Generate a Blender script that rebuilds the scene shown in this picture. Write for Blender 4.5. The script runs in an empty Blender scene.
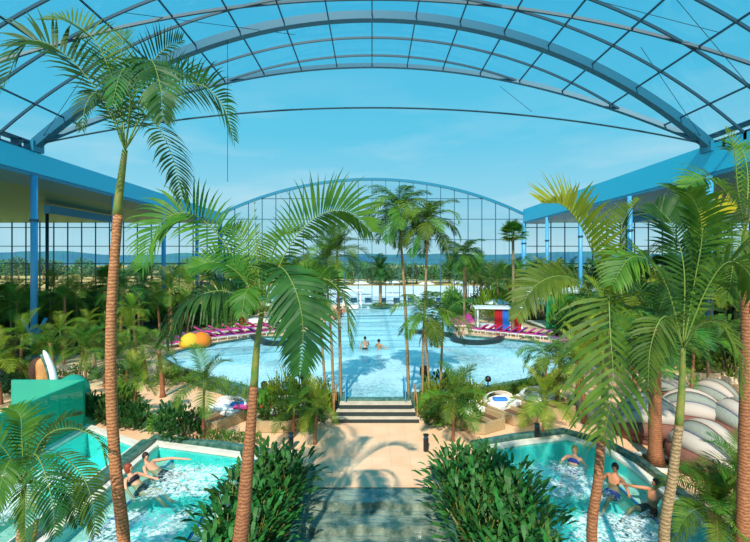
import bpy, bmesh, math, random
from mathutils import Vector, Matrix, noise
from mathutils.geometry import tessellate_polygon
random.seed(11)
S = bpy.context.scene
COL = S.collection
PI = math.pi
V = Vector
# ---------------------------------------------------------------- camera, sky, sun, exposure
F = 430.0; CX = 372.0; HY = 262.0; CZ = 6.0
cd = bpy.data.cameras.new('camera'); cam = bpy.data.objects.new('camera', cd); COL.objects.link(cam)
cam.location = (0, 0, CZ); cam.rotation_euler = (PI/2, 0, 0)
cd.sensor_width = 36; cd.lens = F/750*36; cd.shift_x = 3/750; cd.shift_y = -9/750
cd.clip_end = 5000; cd.clip_start = .1
S.camera = cam
S.view_settings.view_transform = 'Standard'; S.view_settings.look = 'None'
S.view_settings.gamma = 1; S.view_settings.exposure = 0.0; S.view_settings.use_curve_mapping = False

W = bpy.data.worlds.new('sky'); S.world = W; W.use_nodes = True
nt = W.node_tree; nt.nodes.clear()
def N(nt, t, **k):
    n = nt.nodes.new(t)
    for a, b in k.items(): setattr(n, a, b)
    return n
out = N(nt, 'ShaderNodeOutputWorld'); bg = N(nt, 'ShaderNodeBackground')
tc = N(nt, 'ShaderNodeTexCoord'); sep = N(nt, 'ShaderNodeSeparateXYZ'); ramp = N(nt, 'ShaderNodeValToRGB')
nt.links.new(tc.outputs['Generated'], sep.inputs[0]); nt.links.new(sep.outputs['Z'], ramp.inputs[0])
def srgb(r, g, b):
    f = lambda c: (c/255/12.92 if c/255 <= .04045 else ((c/255+.055)/1.055)**2.4)
    return (f(r), f(g), f(b), 1)
e = ramp.color_ramp.elements
e[0].position = 0; e[0].color = srgb(196, 232, 242)
e[1].position = 1; e[1].color = srgb(70, 165, 214)
for p, c in ((.06, (176, 224, 240)), (.14, (146, 214, 238)), (.28, (98, 201, 234)), (.5, (76, 188, 228))):
    q = e.new(p); q.color = srgb(*c)
mp = N(nt, 'ShaderNodeMapping'); mp.inputs['Scale'].default_value = (1.6, 1.6, 7)
nz = N(nt, 'ShaderNodeTexNoise'); nz.inputs['Scale'].default_value = 2.2; nz.inputs['Detail'].default_value = 6
nt.links.new(tc.outputs['Generated'], mp.inputs[0]); nt.links.new(mp.outputs[0], nz.inputs['Vector'])
cr = N(nt, 'ShaderNodeValToRGB'); cr.color_ramp.elements[0].position = .48; cr.color_ramp.elements[1].position = .75
cr.color_ramp.elements[0].color = (0, 0, 0, 1); cr.color_ramp.elements[1].color = (.55, .55, .55, 1)
nt.links.new(nz.outputs['Fac'], cr.inputs[0])
lo = N(nt, 'ShaderNodeMapRange'); lo.inputs['From Min'].default_value = .42; lo.inputs['From Max'].default_value = .12
nt.links.new(sep.outputs['Z'], lo.inputs['Value'])
mu = N(nt, 'ShaderNodeMath', operation='MULTIPLY'); nt.links.new(cr.outputs[0], mu.inputs[0]); nt.links.new(lo.outputs[0], mu.inputs[1])
mx = N(nt, 'ShaderNodeMixRGB'); mx.inputs['Color2'].default_value = srgb(214, 236, 244)
nt.links.new(mu.outputs[0], mx.inputs['Fac']); nt.links.new(ramp.outputs[0], mx.inputs['Color1'])
nt.links.new(mx.outputs[0], bg.inputs['Color']); bg.inputs['Strength'].default_value = 1.0
nt.links.new(bg.outputs[0], out.inputs[0])

sl = bpy.data.lights.new('sun', 'SUN'); so = bpy.data.objects.new('sun', sl); COL.objects.link(so)
sl.energy = 5.2; sl.angle = R_ = math.radians(.8); sl.color = (1, .93, .80)
SUN = V((.16, .82, -.82)).normalized()
so.rotation_euler = SUN.to_track_quat('-Z', 'Y').to_euler(); so.location = (-10, -20, 40)

# ---------------------------------------------------------------- helpers
def Q(px, py, d): return V(((px-CX)*d/F, d, CZ-(py-HY)*d/F))
def G(px, py, z=0.0):
    d = (CZ-z)*F/(py-HY); return V(((px-CX)*d/F, d, z))

def mat(name, col, rough=.6, metal=0, spec=.5, bump=0, bscale=30, var=None, vscale=4, trans=0, coords='Object', rnd=0):
    m = bpy.data.materials.new(name); m.use_nodes = True; t = m.node_tree
    b = t.nodes['Principled BSDF']; o = t.nodes['Material Output']
    b.inputs['Roughness'].default_value = rough; b.inputs['Metallic'].default_value = metal
    b.inputs['Specular IOR Level'].default_value = spec if not trans else .25
    c = srgb(*col); tcn = N(t, 'ShaderNodeTexCoord')
    b.inputs['Base Color'].default_value = c
    src = None
    if var:
        n = N(t, 'ShaderNodeTexNoise'); n.inputs['Scale'].default_value = vscale; n.inputs['Detail'].default_value = 5
        t.links.new(tcn.outputs[coords], n.inputs['Vector'])
        r = N(t, 'ShaderNodeValToRGB'); r.color_ramp.elements[0].position = .35; r.color_ramp.elements[1].position = .65
        r.color_ramp.elements[0].color = c; r.color_ramp.elements[1].color = srgb(*var)
        t.links.new(n.outputs['Fac'], r.inputs[0]); src = r.outputs[0]
    if rnd:
        oi = N(t, 'ShaderNodeObjectInfo'); hs = N(t, 'ShaderNodeHueSaturation')
        mr = N(t, 'ShaderNodeMapRange'); mr.inputs['To Min'].default_value = .5-rnd*.10; mr.inputs['To Max'].default_value = .5+rnd*.05
        mv = N(t, 'ShaderNodeMapRange'); mv.inputs['To Min'].default_value = 1-rnd*.5; mv.inputs['To Max'].default_value = 1+rnd*.6
        t.links.new(oi.outputs['Random'], mr.inputs['Value']); t.links.new(oi.outputs['Random'], mv.inputs['Value'])
        t.links.new(mr.outputs[0], hs.inputs['Hue']); t.links.new(mv.outputs[0], hs.inputs['Value'])
        if src: t.links.new(src, hs.inputs['Color'])
        else: hs.inputs['Color'].default_value = c
        src = hs.outputs[0]
    if src: t.links.new(src, b.inputs['Base Color'])
    if bump:
        n2 = N(t, 'ShaderNodeTexNoise'); n2.inputs['Scale'].default_value = bscale; n2.inputs['Detail'].default_value = 4
        t.links.new(tcn.outputs[coords], n2.inputs['Vector'])
        bp = N(t, 'ShaderNodeBump'); bp.inputs['Strength'].default_value = bump; bp.inputs['Distance'].default_value = .05
        t.links.new(n2.outputs['Fac'], bp.inputs['Height']); t.links.new(bp.outputs[0], b.inputs['Normal'])
    if trans:
        tr = N(t, 'ShaderNodeBsdfTranslucent'); ms = N(t, 'ShaderNodeMixShader'); ms.inputs[0].default_value = trans
        hs2 = N(t, 'ShaderNodeHueSaturation'); hs2.inputs['Hue'].default_value = .47; hs2.inputs['Value'].default_value = 1.5
        if src: t.links.new(src, hs2.inputs['Color'])
        else: hs2.inputs['Color'].default_value = c
        t.links.new(hs2.outputs[0], tr.inputs['Color'])
        t.links.new(b.outputs[0], ms.inputs[1]); t.links.new(tr.outputs[0], ms.inputs[2]); t.links.new(ms.outputs[0], o.inputs[0])
    return m

def glassmat(name, tint, gloss=.06, rough=.02, haze=0, hcol=(200, 220, 230)):
    m = bpy.data.materials.new(name); m.use_nodes = True; t = m.node_tree; t.nodes.clear()
    o = N(t, 'ShaderNodeOutputMaterial'); tr = N(t, 'ShaderNodeBsdfTransparent'); g = N(t, 'ShaderNodeBsdfGlossy')
    tr.inputs[0].default_value = srgb(*tint); g.inputs['Roughness'].default_value = rough
    ms = N(t, 'ShaderNodeMixShader'); ms.inputs[0].default_value = gloss
    t.links.new(tr.outputs[0], ms.inputs[1]); t.links.new(g.outputs[0], ms.inputs[2])
    last = ms
    if haze:
        d = N(t, 'ShaderNodeBsdfDiffuse'); d.inputs[0].default_value = srgb(*hcol)
        m2 = N(t, 'ShaderNodeMixShader'); m2.inputs[0].default_value = haze
        t.links.new(ms.outputs[0], m2.inputs[1]); t.links.new(d.outputs[0], m2.inputs[2]); last = m2
    t.links.new(last.outputs[0], o.inputs[0])
    return m

def watermat(name, tint, bump=.4, scale=3.0, foam=0.0, glint_scale=2.0, ior=1.33, rough=.05, coverage=(.5, .62)):  # foam: diffuse pale speckle painting sparkle and glare of light on the water
    m = bpy.data.materials.new(name); m.use_nodes = True; t = m.node_tree; t.nodes.clear()
    o = N(t, 'ShaderNodeOutputMaterial'); tr = N(t, 'ShaderNodeBsdfTransparent'); g = N(t, 'ShaderNodeBsdfGlossy')
    tr.inputs[0].default_value = srgb(*tint); g.inputs['Roughness'].default_value = rough
    tcn = N(t, 'ShaderNodeTexCoord')
    n = N(t, 'ShaderNodeTexNoise'); n.inputs['Scale'].default_value = scale; n.inputs['Detail'].default_value = 3; n.inputs['Distortion'].default_value = .6
    t.links.new(tcn.outputs['Object'], n.inputs['Vector'])
    bp = N(t, 'ShaderNodeBump'); bp.inputs['Strength'].default_value = bump; bp.inputs['Distance'].default_value = .12
    t.links.new(n.outputs['Fac'], bp.inputs['Height']); t.links.new(bp.outputs[0], g.inputs['Normal'])
    fr = N(t, 'ShaderNodeFresnel'); fr.inputs['IOR'].default_value = ior; t.links.new(bp.outputs[0], fr.inputs['Normal'])
    ms = N(t, 'ShaderNodeMixShader'); t.links.new(fr.outputs[0], ms.inputs[0])
    t.links.new(tr.outputs[0], ms.inputs[1]); t.links.new(g.outputs[0], ms.inputs[2]); last = ms
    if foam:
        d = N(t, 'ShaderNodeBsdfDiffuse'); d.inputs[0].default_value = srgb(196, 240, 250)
        nn = N(t, 'ShaderNodeTexNoise'); nn.inputs['Scale'].default_value = glint_scale; nn.inputs['Detail'].default_value = 8
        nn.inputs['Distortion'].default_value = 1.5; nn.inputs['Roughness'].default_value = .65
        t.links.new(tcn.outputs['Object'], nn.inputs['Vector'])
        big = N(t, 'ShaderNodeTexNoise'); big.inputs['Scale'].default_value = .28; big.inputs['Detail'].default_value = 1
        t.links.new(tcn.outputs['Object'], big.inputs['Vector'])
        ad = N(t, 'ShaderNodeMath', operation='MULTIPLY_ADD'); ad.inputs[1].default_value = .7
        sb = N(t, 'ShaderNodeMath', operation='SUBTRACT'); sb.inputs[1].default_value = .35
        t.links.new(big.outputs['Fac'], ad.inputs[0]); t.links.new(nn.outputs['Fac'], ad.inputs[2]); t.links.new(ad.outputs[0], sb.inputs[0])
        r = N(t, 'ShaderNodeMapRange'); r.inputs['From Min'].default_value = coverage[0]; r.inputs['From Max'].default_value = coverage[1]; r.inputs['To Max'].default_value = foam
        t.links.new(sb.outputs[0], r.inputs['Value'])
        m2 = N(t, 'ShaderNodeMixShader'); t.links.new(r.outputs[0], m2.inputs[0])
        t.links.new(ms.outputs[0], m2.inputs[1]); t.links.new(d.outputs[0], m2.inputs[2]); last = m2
    t.links.new(last.outputs[0], o.inputs[0])
    return m

def tilemat(name, c1, c2, scale=3.0, rough=.4, mortar=.02, mcol=(180, 210, 210)):
    m = bpy.data.materials.new(name); m.use_nodes = True; t = m.node_tree; b = t.nodes['Principled BSDF']
    tcn = N(t, 'ShaderNodeTexCoord'); br = N(t, 'ShaderNodeTexBrick'); br.offset = 0
    br.inputs['Color1'].default_value = srgb(*c1); br.inputs['Color2'].default_value = srgb(*c2); br.inputs['Mortar'].default_value = srgb(*mcol)
    br.inputs['Scale'].default_value = scale; br.inputs['Mortar Size'].default_value = mortar; br.inputs['Row Height'].default_value = .5
    t.links.new(tcn.outputs['Object'], br.inputs['Vector'])
    n = N(t, 'ShaderNodeTexNoise'); n.inputs['Scale'].default_value = 1.2; n.inputs['Detail'].default_value = 6
    t.links.new(tcn.outputs['Object'], n.inputs['Vector'])
    mxx = N(t, 'ShaderNodeMixRGB', blend_type='OVERLAY'); mxx.inputs[0].default_value = .35
    t.links.new(br.outputs['Color'], mxx.inputs[1]); t.links.new(n.outputs['Fac'], mxx.inputs[2])
    t.links.new(mxx.outputs[0], b.inputs['Base Color']); b.inputs['Roughness'].default_value = rough
    return m

def trunkmat(name, c1, c2, scale=30):
    m = bpy.data.materials.new(name); m.use_nodes = True; t = m.node_tree; b = t.nodes['Principled BSDF']
    tcn = N(t, 'ShaderNodeTexCoord'); w = N(t, 'ShaderNodeTexWave', bands_direction='Z')
    w.inputs['Scale'].default_value = scale/6; w.inputs['Distortion'].default_value = 5; w.inputs['Detail'].default_value = 3; w.inputs['Detail Scale'].default_value = 3
    t.links.new(tcn.outputs['Object'], w.inputs['Vector'])
    n = N(t, 'ShaderNodeTexNoise'); n.inputs['Scale'].default_value = 14; n.inputs['Detail'].default_value = 5
    t.links.new(tcn.outputs['Object'], n.inputs['Vector'])
    mm = N(t, 'ShaderNodeMath', operation='MULTIPLY'); t.links.new(w.outputs['Fac'], mm.inputs[0]); t.links.new(n.outputs['Fac'], mm.inputs[1])
    r = N(t, 'ShaderNodeValToRGB'); r.color_ramp.elements[0].color = srgb(*c1); r.color_ramp.elements[1].color = srgb(*c2); r.color_ramp.elements[1].position = .6
    t.links.new(mm.outputs[0], r.inputs[0]); t.links.new(r.outputs[0], b.inputs['Base Color'])
    bp = N(t, 'ShaderNodeBump'); bp.inputs['Strength'].default_value = .3; bp.inputs['Distance'].default_value = .02
    t.links.new(mm.outputs[0], bp.inputs['Height']); t.links.new(bp.outputs[0], b.inputs['Normal']); b.inputs['Roughness'].default_value = .75
    return m

M = dict(
    steel=mat('blue painted steel', (36, 128, 160), .4, spec=.4),
    steel_r=mat('teal roof steel', (26, 100, 128), .5), mullr=mat('dark roof bar', (34, 72, 92), .5), steel_d=mat('dark blue painted steel', (22, 78, 104), .4),
    steel_p=mat('bright blue post paint', (70, 165, 220), .4),
    fascia=mat('cyan fascia panel', (38, 196, 232), .4),
    mull=mat('mullion paint', (46, 100, 122), .45),
    cable=mat('cable', (30, 70, 85), .5),
    roofglass=glassmat('tinted roof glass', (226, 248, 252), .03),
    glass=glassmat('facade glass', (236, 247, 250), .05),
    railglass=glassmat('blue rail glass', (150, 215, 235), .12),
    teal=glassmat('turquoise glass', (70, 215, 195), .10, haze=.5, hcol=(60, 205, 182)),
    greenglass=glassmat('green glass', (90, 220, 160), .08, haze=.5, hcol=(70, 190, 130)),
    floor=tilemat('salmon stone paving', (246, 204, 164), (244, 198, 156), .8, .45, .006, (225, 182, 144)),
    coping=mat('pale stone coping', (238, 232, 218), .5, var=(222, 214, 198), vscale=3),
    kerb=mat('dark green marble', (40, 92, 82), .25, var=(92, 130, 116), vscale=6),
    pooltile=tilemat('turquoise pool tile', (160, 238, 244), (178, 242, 246), 4, .4, .01, (214, 242, 246)),
    spatile=tilemat('spa pool tile', (90, 232, 228), (110, 238, 234), 5, .4, .01, (170, 240, 236)),
    poolwater=watermat('main pool water', (232, 250, 252), .2, 3.4, .72, 5.0, coverage=(.16, .56)),  # bright sparkle painted in as pale speckle, not froth
    spawater=watermat('spa water', (205, 248, 246), .16, 3.0),
    marble=mat('wet green marble', (52, 82, 74), .12, var=(150, 160, 140), vscale=2.6, spec=.8, bump=.4, bscale=7),
    tread=mat('light stone tread', (226, 208, 184), .5, var=(205, 190, 165), vscale=3),
    riser=mat('dark riser stone', (36, 50, 52), .4),
    soil=mat('planting soil', (62, 50, 34), .95, var=(84, 92, 44), vscale=5, bump=.5),
    lawn=mat('lawn', (110, 140, 60), .9, var=(150, 160, 80), vscale=.2),
    field=mat('straw field', (222, 178, 104), .95, var=(196, 170, 96), vscale=.05),
    pave=mat('pale outdoor paving', (214, 220, 222), .8, var=(235, 238, 240), vscale=.1),
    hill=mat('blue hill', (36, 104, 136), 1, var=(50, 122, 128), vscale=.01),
    ceil=mat('glossy soffit panel', (84, 160, 150), .42, metal=.55, spec=.3, var=(126, 150, 104), vscale=.8),  # olive mottling paints reflected clutter into the panel colour
    wood=mat('rope weave', (196, 170, 128), .7, bump=.5, bscale=60, var=(176, 148, 106), vscale=30),
    dwood=mat('wicker brown', (150, 100, 84), .7, bump=.6, bscale=80, var=(124, 78, 66), vscale=40),
    slat=mat('brown slat', (120, 88, 60), .6),
    podcream=mat('pod cream fabric', (190, 178, 166), .85), white=mat('white fabric', (244, 242, 238), .8), cream=mat('cream fabric', (226, 214, 200), .8),
    grey=mat('grey mesh fabric', (150, 156, 144), .85, var=(134, 140, 130), vscale=20), seam=mat('blue seam', (70, 90, 150), .7),
    pink=mat('magenta cushion', (214, 70, 150), .8), purple=mat('purple cushion', (150, 70, 160), .8),
    orange=mat('orange fabric', (250, 130, 30), .8), yellow=mat('yellow fabric', (250, 190, 50), .8),
    red=mat('red curtain', (205, 40, 50), .8), bluef=mat('blue curtain', (50, 130, 215), .8), tealf=mat('teal fabric', (40, 165, 165), .8),
    black=mat('black metal', (24, 26, 30), .4), gold=mat('brass rail', (214, 150, 90), .3, metal=.4),
    tan=mat('tan carved stone', (214, 160, 96), .7, var=(190, 130, 76), vscale=5, bump=.4, bscale=12),
    dark=mat('dark brown stone', (70, 40, 26), .7),
    skin=mat('light skin', (228, 166, 132), .55), skin2=mat('tanned skin', (205, 136, 98), .55),
    hair_b=mat('dark hair', (46, 28, 20), .6), hair_r=mat('red brown hair', (150, 62, 34), .6), hair_l=mat('blond hair', (196, 150, 84), .6),
    suit=mat('black swimwear', (22, 24, 34), .7), suitb=mat('blue swimwear', (40, 70, 160), .7), eyec=mat('eye', (30, 24, 22), .3),
    bark=trunkmat('palm bark warm', (140, 84, 50), (208, 144, 94)),
    bark2=trunkmat('palm bark grey brown', (124, 98, 66), (188, 156, 112)),
    bark3=trunkmat('red brown bark', (124, 74, 46), (186, 122, 78)),
    shaft=mat('green crownshaft', (92, 122, 44), .5, var=(140, 132, 58), vscale=6),
    rachis=mat('leaf rib', (118, 142, 56), .5),
    leaf=mat('palm leaf', (46, 96, 28), .5, trans=.22, var=(88, 128, 36), vscale=2.2, rnd=.4),
    leafy=mat('yellow palm leaf', (225, 190, 30), .45, trans=.35, var=(205, 200, 50), vscale=2),
    leafd=mat('dark palm leaf', (28, 72, 32), .5, trans=.2, var=(52, 104, 40), vscale=2.2, rnd=.35),
    leafb=mat('bright palm leaf', (98, 136, 34), .5, trans=.35, var=(150, 168, 50), vscale=.8, rnd=.4),
    leafk=mat('background palm leaf', (58, 108, 34), .5, trans=.3, var=(100, 138, 42), vscale=.8, rnd=.6),
    philo=mat('philodendron leaf', (20, 66, 28), .5, trans=.15, var=(56, 126, 50), vscale=3, rnd=.3),
    bush=mat('shrub leaf', (66, 112, 42), .5, trans=.25, var=(112, 148, 54), vscale=2.5, rnd=.5),
    bushd=mat('dark shrub leaf', (34, 76, 36), .5, trans=.2, var=(58, 100, 42), vscale=2.5, rnd=.4),
    tree=mat('far tree leaf', (60, 116, 72), .8, var=(96, 140, 78), vscale=.4, rnd=.4),
    stem=mat('stem', (96, 84, 46), .7), flower=mat('yellow flower', (240, 190, 50), .6), flowerr=mat('red flower', (214, 50, 60), .6),
    lamp=mat('light bulb', (250, 240, 220), .4),
)
W2 = {}

class MB:
    """collects shapes, then links them as ONE mesh object"""
    def __init__(s): s.v = []; s.f = []
    def add(s, vs, fs):
        o = len(s.v); s.v += [tuple(p) for p in vs]; s.f += [tuple(i+o for i in f) for f in fs]
    def box(s, a, b):
        x0, y0, z0 = a; x1, y1, z1 = b
        s.add([(x0,y0,z0),(x1,y0,z0),(x1,y1,z0),(x0,y1,z0),(x0,y0,z1),(x1,y0,z1),(x1,y1,z1),(x0,y1,z1)],
              [(0,3,2,1),(4,5,6,7),(0,1,5,4),(1,2,6,5),(2,3,7,6),(3,0,4,7)])
    def tube(s, pts, r, n=8, cap=True):
        pts = [V(p) for p in pts]; L = len(pts); rr = r if hasattr(r, '__len__') else [r]*L
        prev = None; vs = []
        for i, p in enumerate(pts):
            t = (pts[min(i+1, L-1)]-pts[max(i-1, 0)]).normalized()
            if prev is None:
                ref = V((0,0,1)) if abs(t.z) < .9 else V((1,0,0)); u = t.cross(ref).normalized()
            else:
                u = (prev-t*prev.dot(t)).normalized()
            prev = u; w = t.cross(u)
            for k in range(n):
                a = 2*PI*k/n; vs.append(p+(u*math.cos(a)+w*math.sin(a))*rr[i])
        fs = [(i*n+k, i*n+(k+1)%n, (i+1)*n+(k+1)%n, (i+1)*n+k) for i in range(L-1) for k in range(n)]
        if cap: fs += [tuple(range(n))[::-1], tuple(range((L-1)*n, L*n))]
        s.add(vs, fs)
    def beam(s, pts, w, h, up=V((0,0,1)), sidev=None):
        """rectangular section swept along pts; h along up-ish, w sideways"""
        pts = [V(p) for p in pts]; L = len(pts); vs = []
        for i, p in enumerate(pts):
            t = (pts[min(i+1, L-1)]-pts[max(i-1, 0)]).normalized()
            sd = V(sidev) if sidev is not None else t.cross(up).normalized()
            nn = sd.cross(t).normalized()
            for a, b in ((-1,-1),(1,-1),(1,1),(-1,1)): vs.append(p+sd*(a*w/2)+nn*(b*h/2))
        fs = [(i*4+k, i*4+(k+1)%4, (i+1)*4+(k+1)%4, (i+1)*4+k) for i in range(L-1) for k in range(4)]
        fs += [(3,2,1,0), tuple(range((L-1)*4, L*4))]
        s.add(vs, fs)
    def prism(s, poly, z0, z1):
        n = len(poly)
        s.add([(p[0],p[1],z0) for p in poly]+[(p[0],p[1],z1) for p in poly],
              [tuple(range(n))[::-1], tuple(range(n, 2*n))]+[(i,(i+1)%n,n+(i+1)%n,n+i) for i in range(n)])
    def flat(s, loops, z):
        tris = tessellate_polygon([[V((p[0],p[1],0)) for p in l] for l in loops])
        vs = [(p[0],p[1],z) for l in loops for p in l]
        fs = []
        for t in tris:
            a, b, c = (V(vs[i]) for i in t)
            fs.append(t if (b-a).cross(c-a).z > 0 else (t[0], t[2], t[1]))
        s.add(vs, fs)
    def lathe(s, prof, n=20, c=(0,0,0)):
        vs = [(c[0]+r*math.cos(2*PI*k/n), c[1]+r*math.sin(2*PI*k/n), c[2]+z) for r, z in prof for k in range(n)]
        s.add(vs, [(i*n+k, i*n+(k+1)%n, (i+1)*n+(k+1)%n, (i+1)*n+k) for i in range(len(prof)-1) for k in range(n)])
    def mesh(s, name, m, smooth=False):
        me = bpy.data.meshes.new(name); me.from_pydata(s.v, [], s.f); me.update()
        if m: me.materials.append(m)
        if smooth: me.polygons.foreach_set('use_smooth', [True]*len(me.polygons))
        return me
    def build(s, name, m, parent=None, smooth=False, bevel=0):
        o = put(name, s.mesh(name, m, smooth), parent)
        if bevel:
            b = o.modifiers.new('bevel', 'BEVEL'); b.width = bevel; b.segments = 2; b.limit_method = 'ANGLE'
        return o

def put(name, me, parent=None, loc=None, rot=None, scale=None):
    o = bpy.data.objects.new(name, me); COL.objects.link(o)
    if parent: o.parent = parent
    if loc is not None: o.location = loc
    if rot is not None: o.rotation_euler = rot
    if scale is not None: o.scale = scale if hasattr(scale, '__len__') else (scale,)*3
    return o
def tag(o, label=None, cat=None, group=None, kind=None):
    for k, v in (('label', label), ('category', cat), ('group', group), ('kind', kind)):
        if v: o[k] = v
    return o
def thing(name, label, cat, loc=(0,0,0), rz=0, group=None):
    o = put(name, None, loc=loc, rot=(0,0,rz)); o.empty_display_size = .2
    return tag(o, label, cat, group)
def struct(name, mb, m, parent=None, smooth=False):
    o = mb.build(name, m, parent, smooth)
    if not parent: o['kind'] = 'structure'
    return o
def clone(root, loc, rz=0, label=None, group=None, scale=None):
    r = root.copy(); COL.objects.link(r); r.location = loc; r.rotation_euler = (0,0,rz)
    if label: r['label'] = label
    if group: r['group'] = group
    if scale: r.scale = (scale,)*3
    for ch in list(root.children):
        c = ch.copy(); COL.objects.link(c); c.parent = r
        for g in list(ch.children):
            d = g.copy(); COL.objects.link(d); d.parent = c
    return r
def smoothpath(pts, n):
    pts = [V(p) for p in pts]; P = [pts[0]*2-pts[1]]+pts+[pts[-1]*2-pts[-2]]; out = []
    segs = len(pts)-1
    for i in range(n+1):
        u = i/n*segs; k = min(int(u), segs-1); t = u-k
        a, b, c, d = P[k:k+4]
        out.append(.5*((2*b)+(c-a)*t+(2*a-5*b+4*c-d)*t*t+(3*b-a-3*c+d)*t**3))
    return out

# ---------------------------------------------------------------- ground, pools
OUT = [(-1.1,18.7),(1.35,18.7),(1.45,19.4),(3,19.5),(5,20.2),(7.2,21.4),(9.3,22.6),(11.2,24.6),(12.6,27),(13.4,29.3),(13,30.8),(11.5,32),(9.8,33),
       (7.6,34.2),(7.0,36.5),(7.2,40),(7.6,46),(9.0,52),(9.6,59),(-3.2,59),(-3.6,52),(-4.5,46),(-5.3,38),(-5.2,35),(-6.4,33.8),(-9.2,33.9),
       (-11.4,31),(-12.8,28.7),(-12.9,26.6),(-11,24.4),(-8,21.9),(-5.6,20.2),(-3.5,19.5),(-1.2,19.4)]
near = OUT[:7]            # (-1.1,18.7) ... (9.3,22.6)
nearL = OUT[29:]          # (-11,24.4) ... (-1.2,19.4)
farside = OUT[6:30]
SP1 = [(-11.0,9.3),(-8.35,9.3),(-8.35,15.1),(-11.0,16.6)]
SP2 = [(-7.5,9.3),(-3.95,9.3),(-3.95,14.1),(-5.3,14.5),(-7.5,15.1)]
SP3 = [(4.05,9.3),(8.1,9.3),(8.1,13.6),(7.9,14.8),(7.1,15.7),(5.4,15.25),(4.05,14.8)]
CASC = [(-1.75,6),(1.8,6),(1.8,12.4),(-1.75,12.4)]
BED1 = [(-3.8,6),(-1.75,6),(-1.75,13.6),(-3.6,13.6)]; 
g = MB()
lower = [(-52,5),(52,5),(52,24)]+[OUT[6]]+OUT[5::-1]+[OUT[33]]+OUT[32:28:-1]+[(-52,26)]
g.flat([lower, SP1, SP2, SP3, CASC], -.5)
struct('floor', g, M['floor'])
g = MB(); upper = [(52,24),(52,60),(-52,60),(-52,26)]+OUT[29:5:-1]
g.flat([upper], .08); struct('floor_upper', g, M['floor'])
g = MB(); g.add([(-52,26,-.5),(-11,24.4,-.5),(-11,24.4,.08),(-52,26,.08),(9.3,22.6,-.5),(52,24,-.5),(52,24,.08),(9.3,22.6,.08)], [(0,1,2,3),(4,5,6,7)])
struct('trim_1', g, M['tread'])
# main pool: basin, rim, water
def ring(mb, outl, w, z0, z1):
    n = len(outl); c = [V((p[0],p[1])) for p in outl]; inn = []; 
    for i in range(n):
        t1 = (c[i]-c[i-1]).normalized(); t2 = (c[(i+1)%n]-c[i]).normalized(); t = (t1+t2).normalized()
        nrm = V((t.y, -t.x)); inn.append(c[i]+nrm*w/max(.5, t.dot(t2)))
    vs = [(p.x,p.y,z) for z in (z0,z1) for p in c]+[(p.x,p.y,z) for z in (z0,z1) for p in inn]
    fs = []
    for i in range(n):
        j = (i+1)%n
        fs += [(n+i,n+j,3*n+j,3*n+i),(2*n+i,2*n+j,3*n+j,3*n+i),(i,j,n+j,n+i),(i,j,2*n+j,2*n+i)]
    mb.add(vs, fs)
def basin(name, outl, zb, zt, m):
    mb = MB(); mb.flat([outl], zb); n = len(outl)
    mb.add([(p[0],p[1],zb) for p in outl]+[(p[0],p[1],zt) for p in outl], [(i,(i+1)%n,n+(i+1)%n,n+i) for i in range(n)])
    return struct(name, mb, m)
basin('main_pool_basin', OUT, -1.1, .0, M['pooltile'])
g = MB(); ring(g, OUT, .3, -.5, .14); r = struct('trim_2', g, M['kerb'])
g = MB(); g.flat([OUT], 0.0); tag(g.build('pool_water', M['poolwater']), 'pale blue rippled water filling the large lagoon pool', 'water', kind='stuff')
for i, (sp, nm, lb) in enumerate(((SP1, 'spa_water', 'turquoise water in the small pool left of the dividing wall'),
                          (SP2, 'spa_water', 'bubbling turquoise water in the pool where the couple sits on the left'),
                          (SP3, 'spa_water', 'bubbling turquoise water in the pool on the right side'))):
    basin('spa_basin', sp, -1.5, -.5, M['spatile'])
    g = MB(); ring(g, sp, .26, -.52, -.40); struct('trim_%d' % (3+i), g, M['coping'])
    g = MB(); ring(g, [(V(p)+(V(p)-V((sum(q[0] for q in sp)/len(sp), sum(q[1] for q in sp)/len(sp)))).normalized()*.42) for p in sp], .22, -.52, -.30)
    if i != 0: struct('trim_%d' % (6+i), g, M['kerb'])
    g = MB(); g.flat([sp], -.49); tag(g.build(nm, M['spawater']), lb, 'water', kind='stuff')
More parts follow.
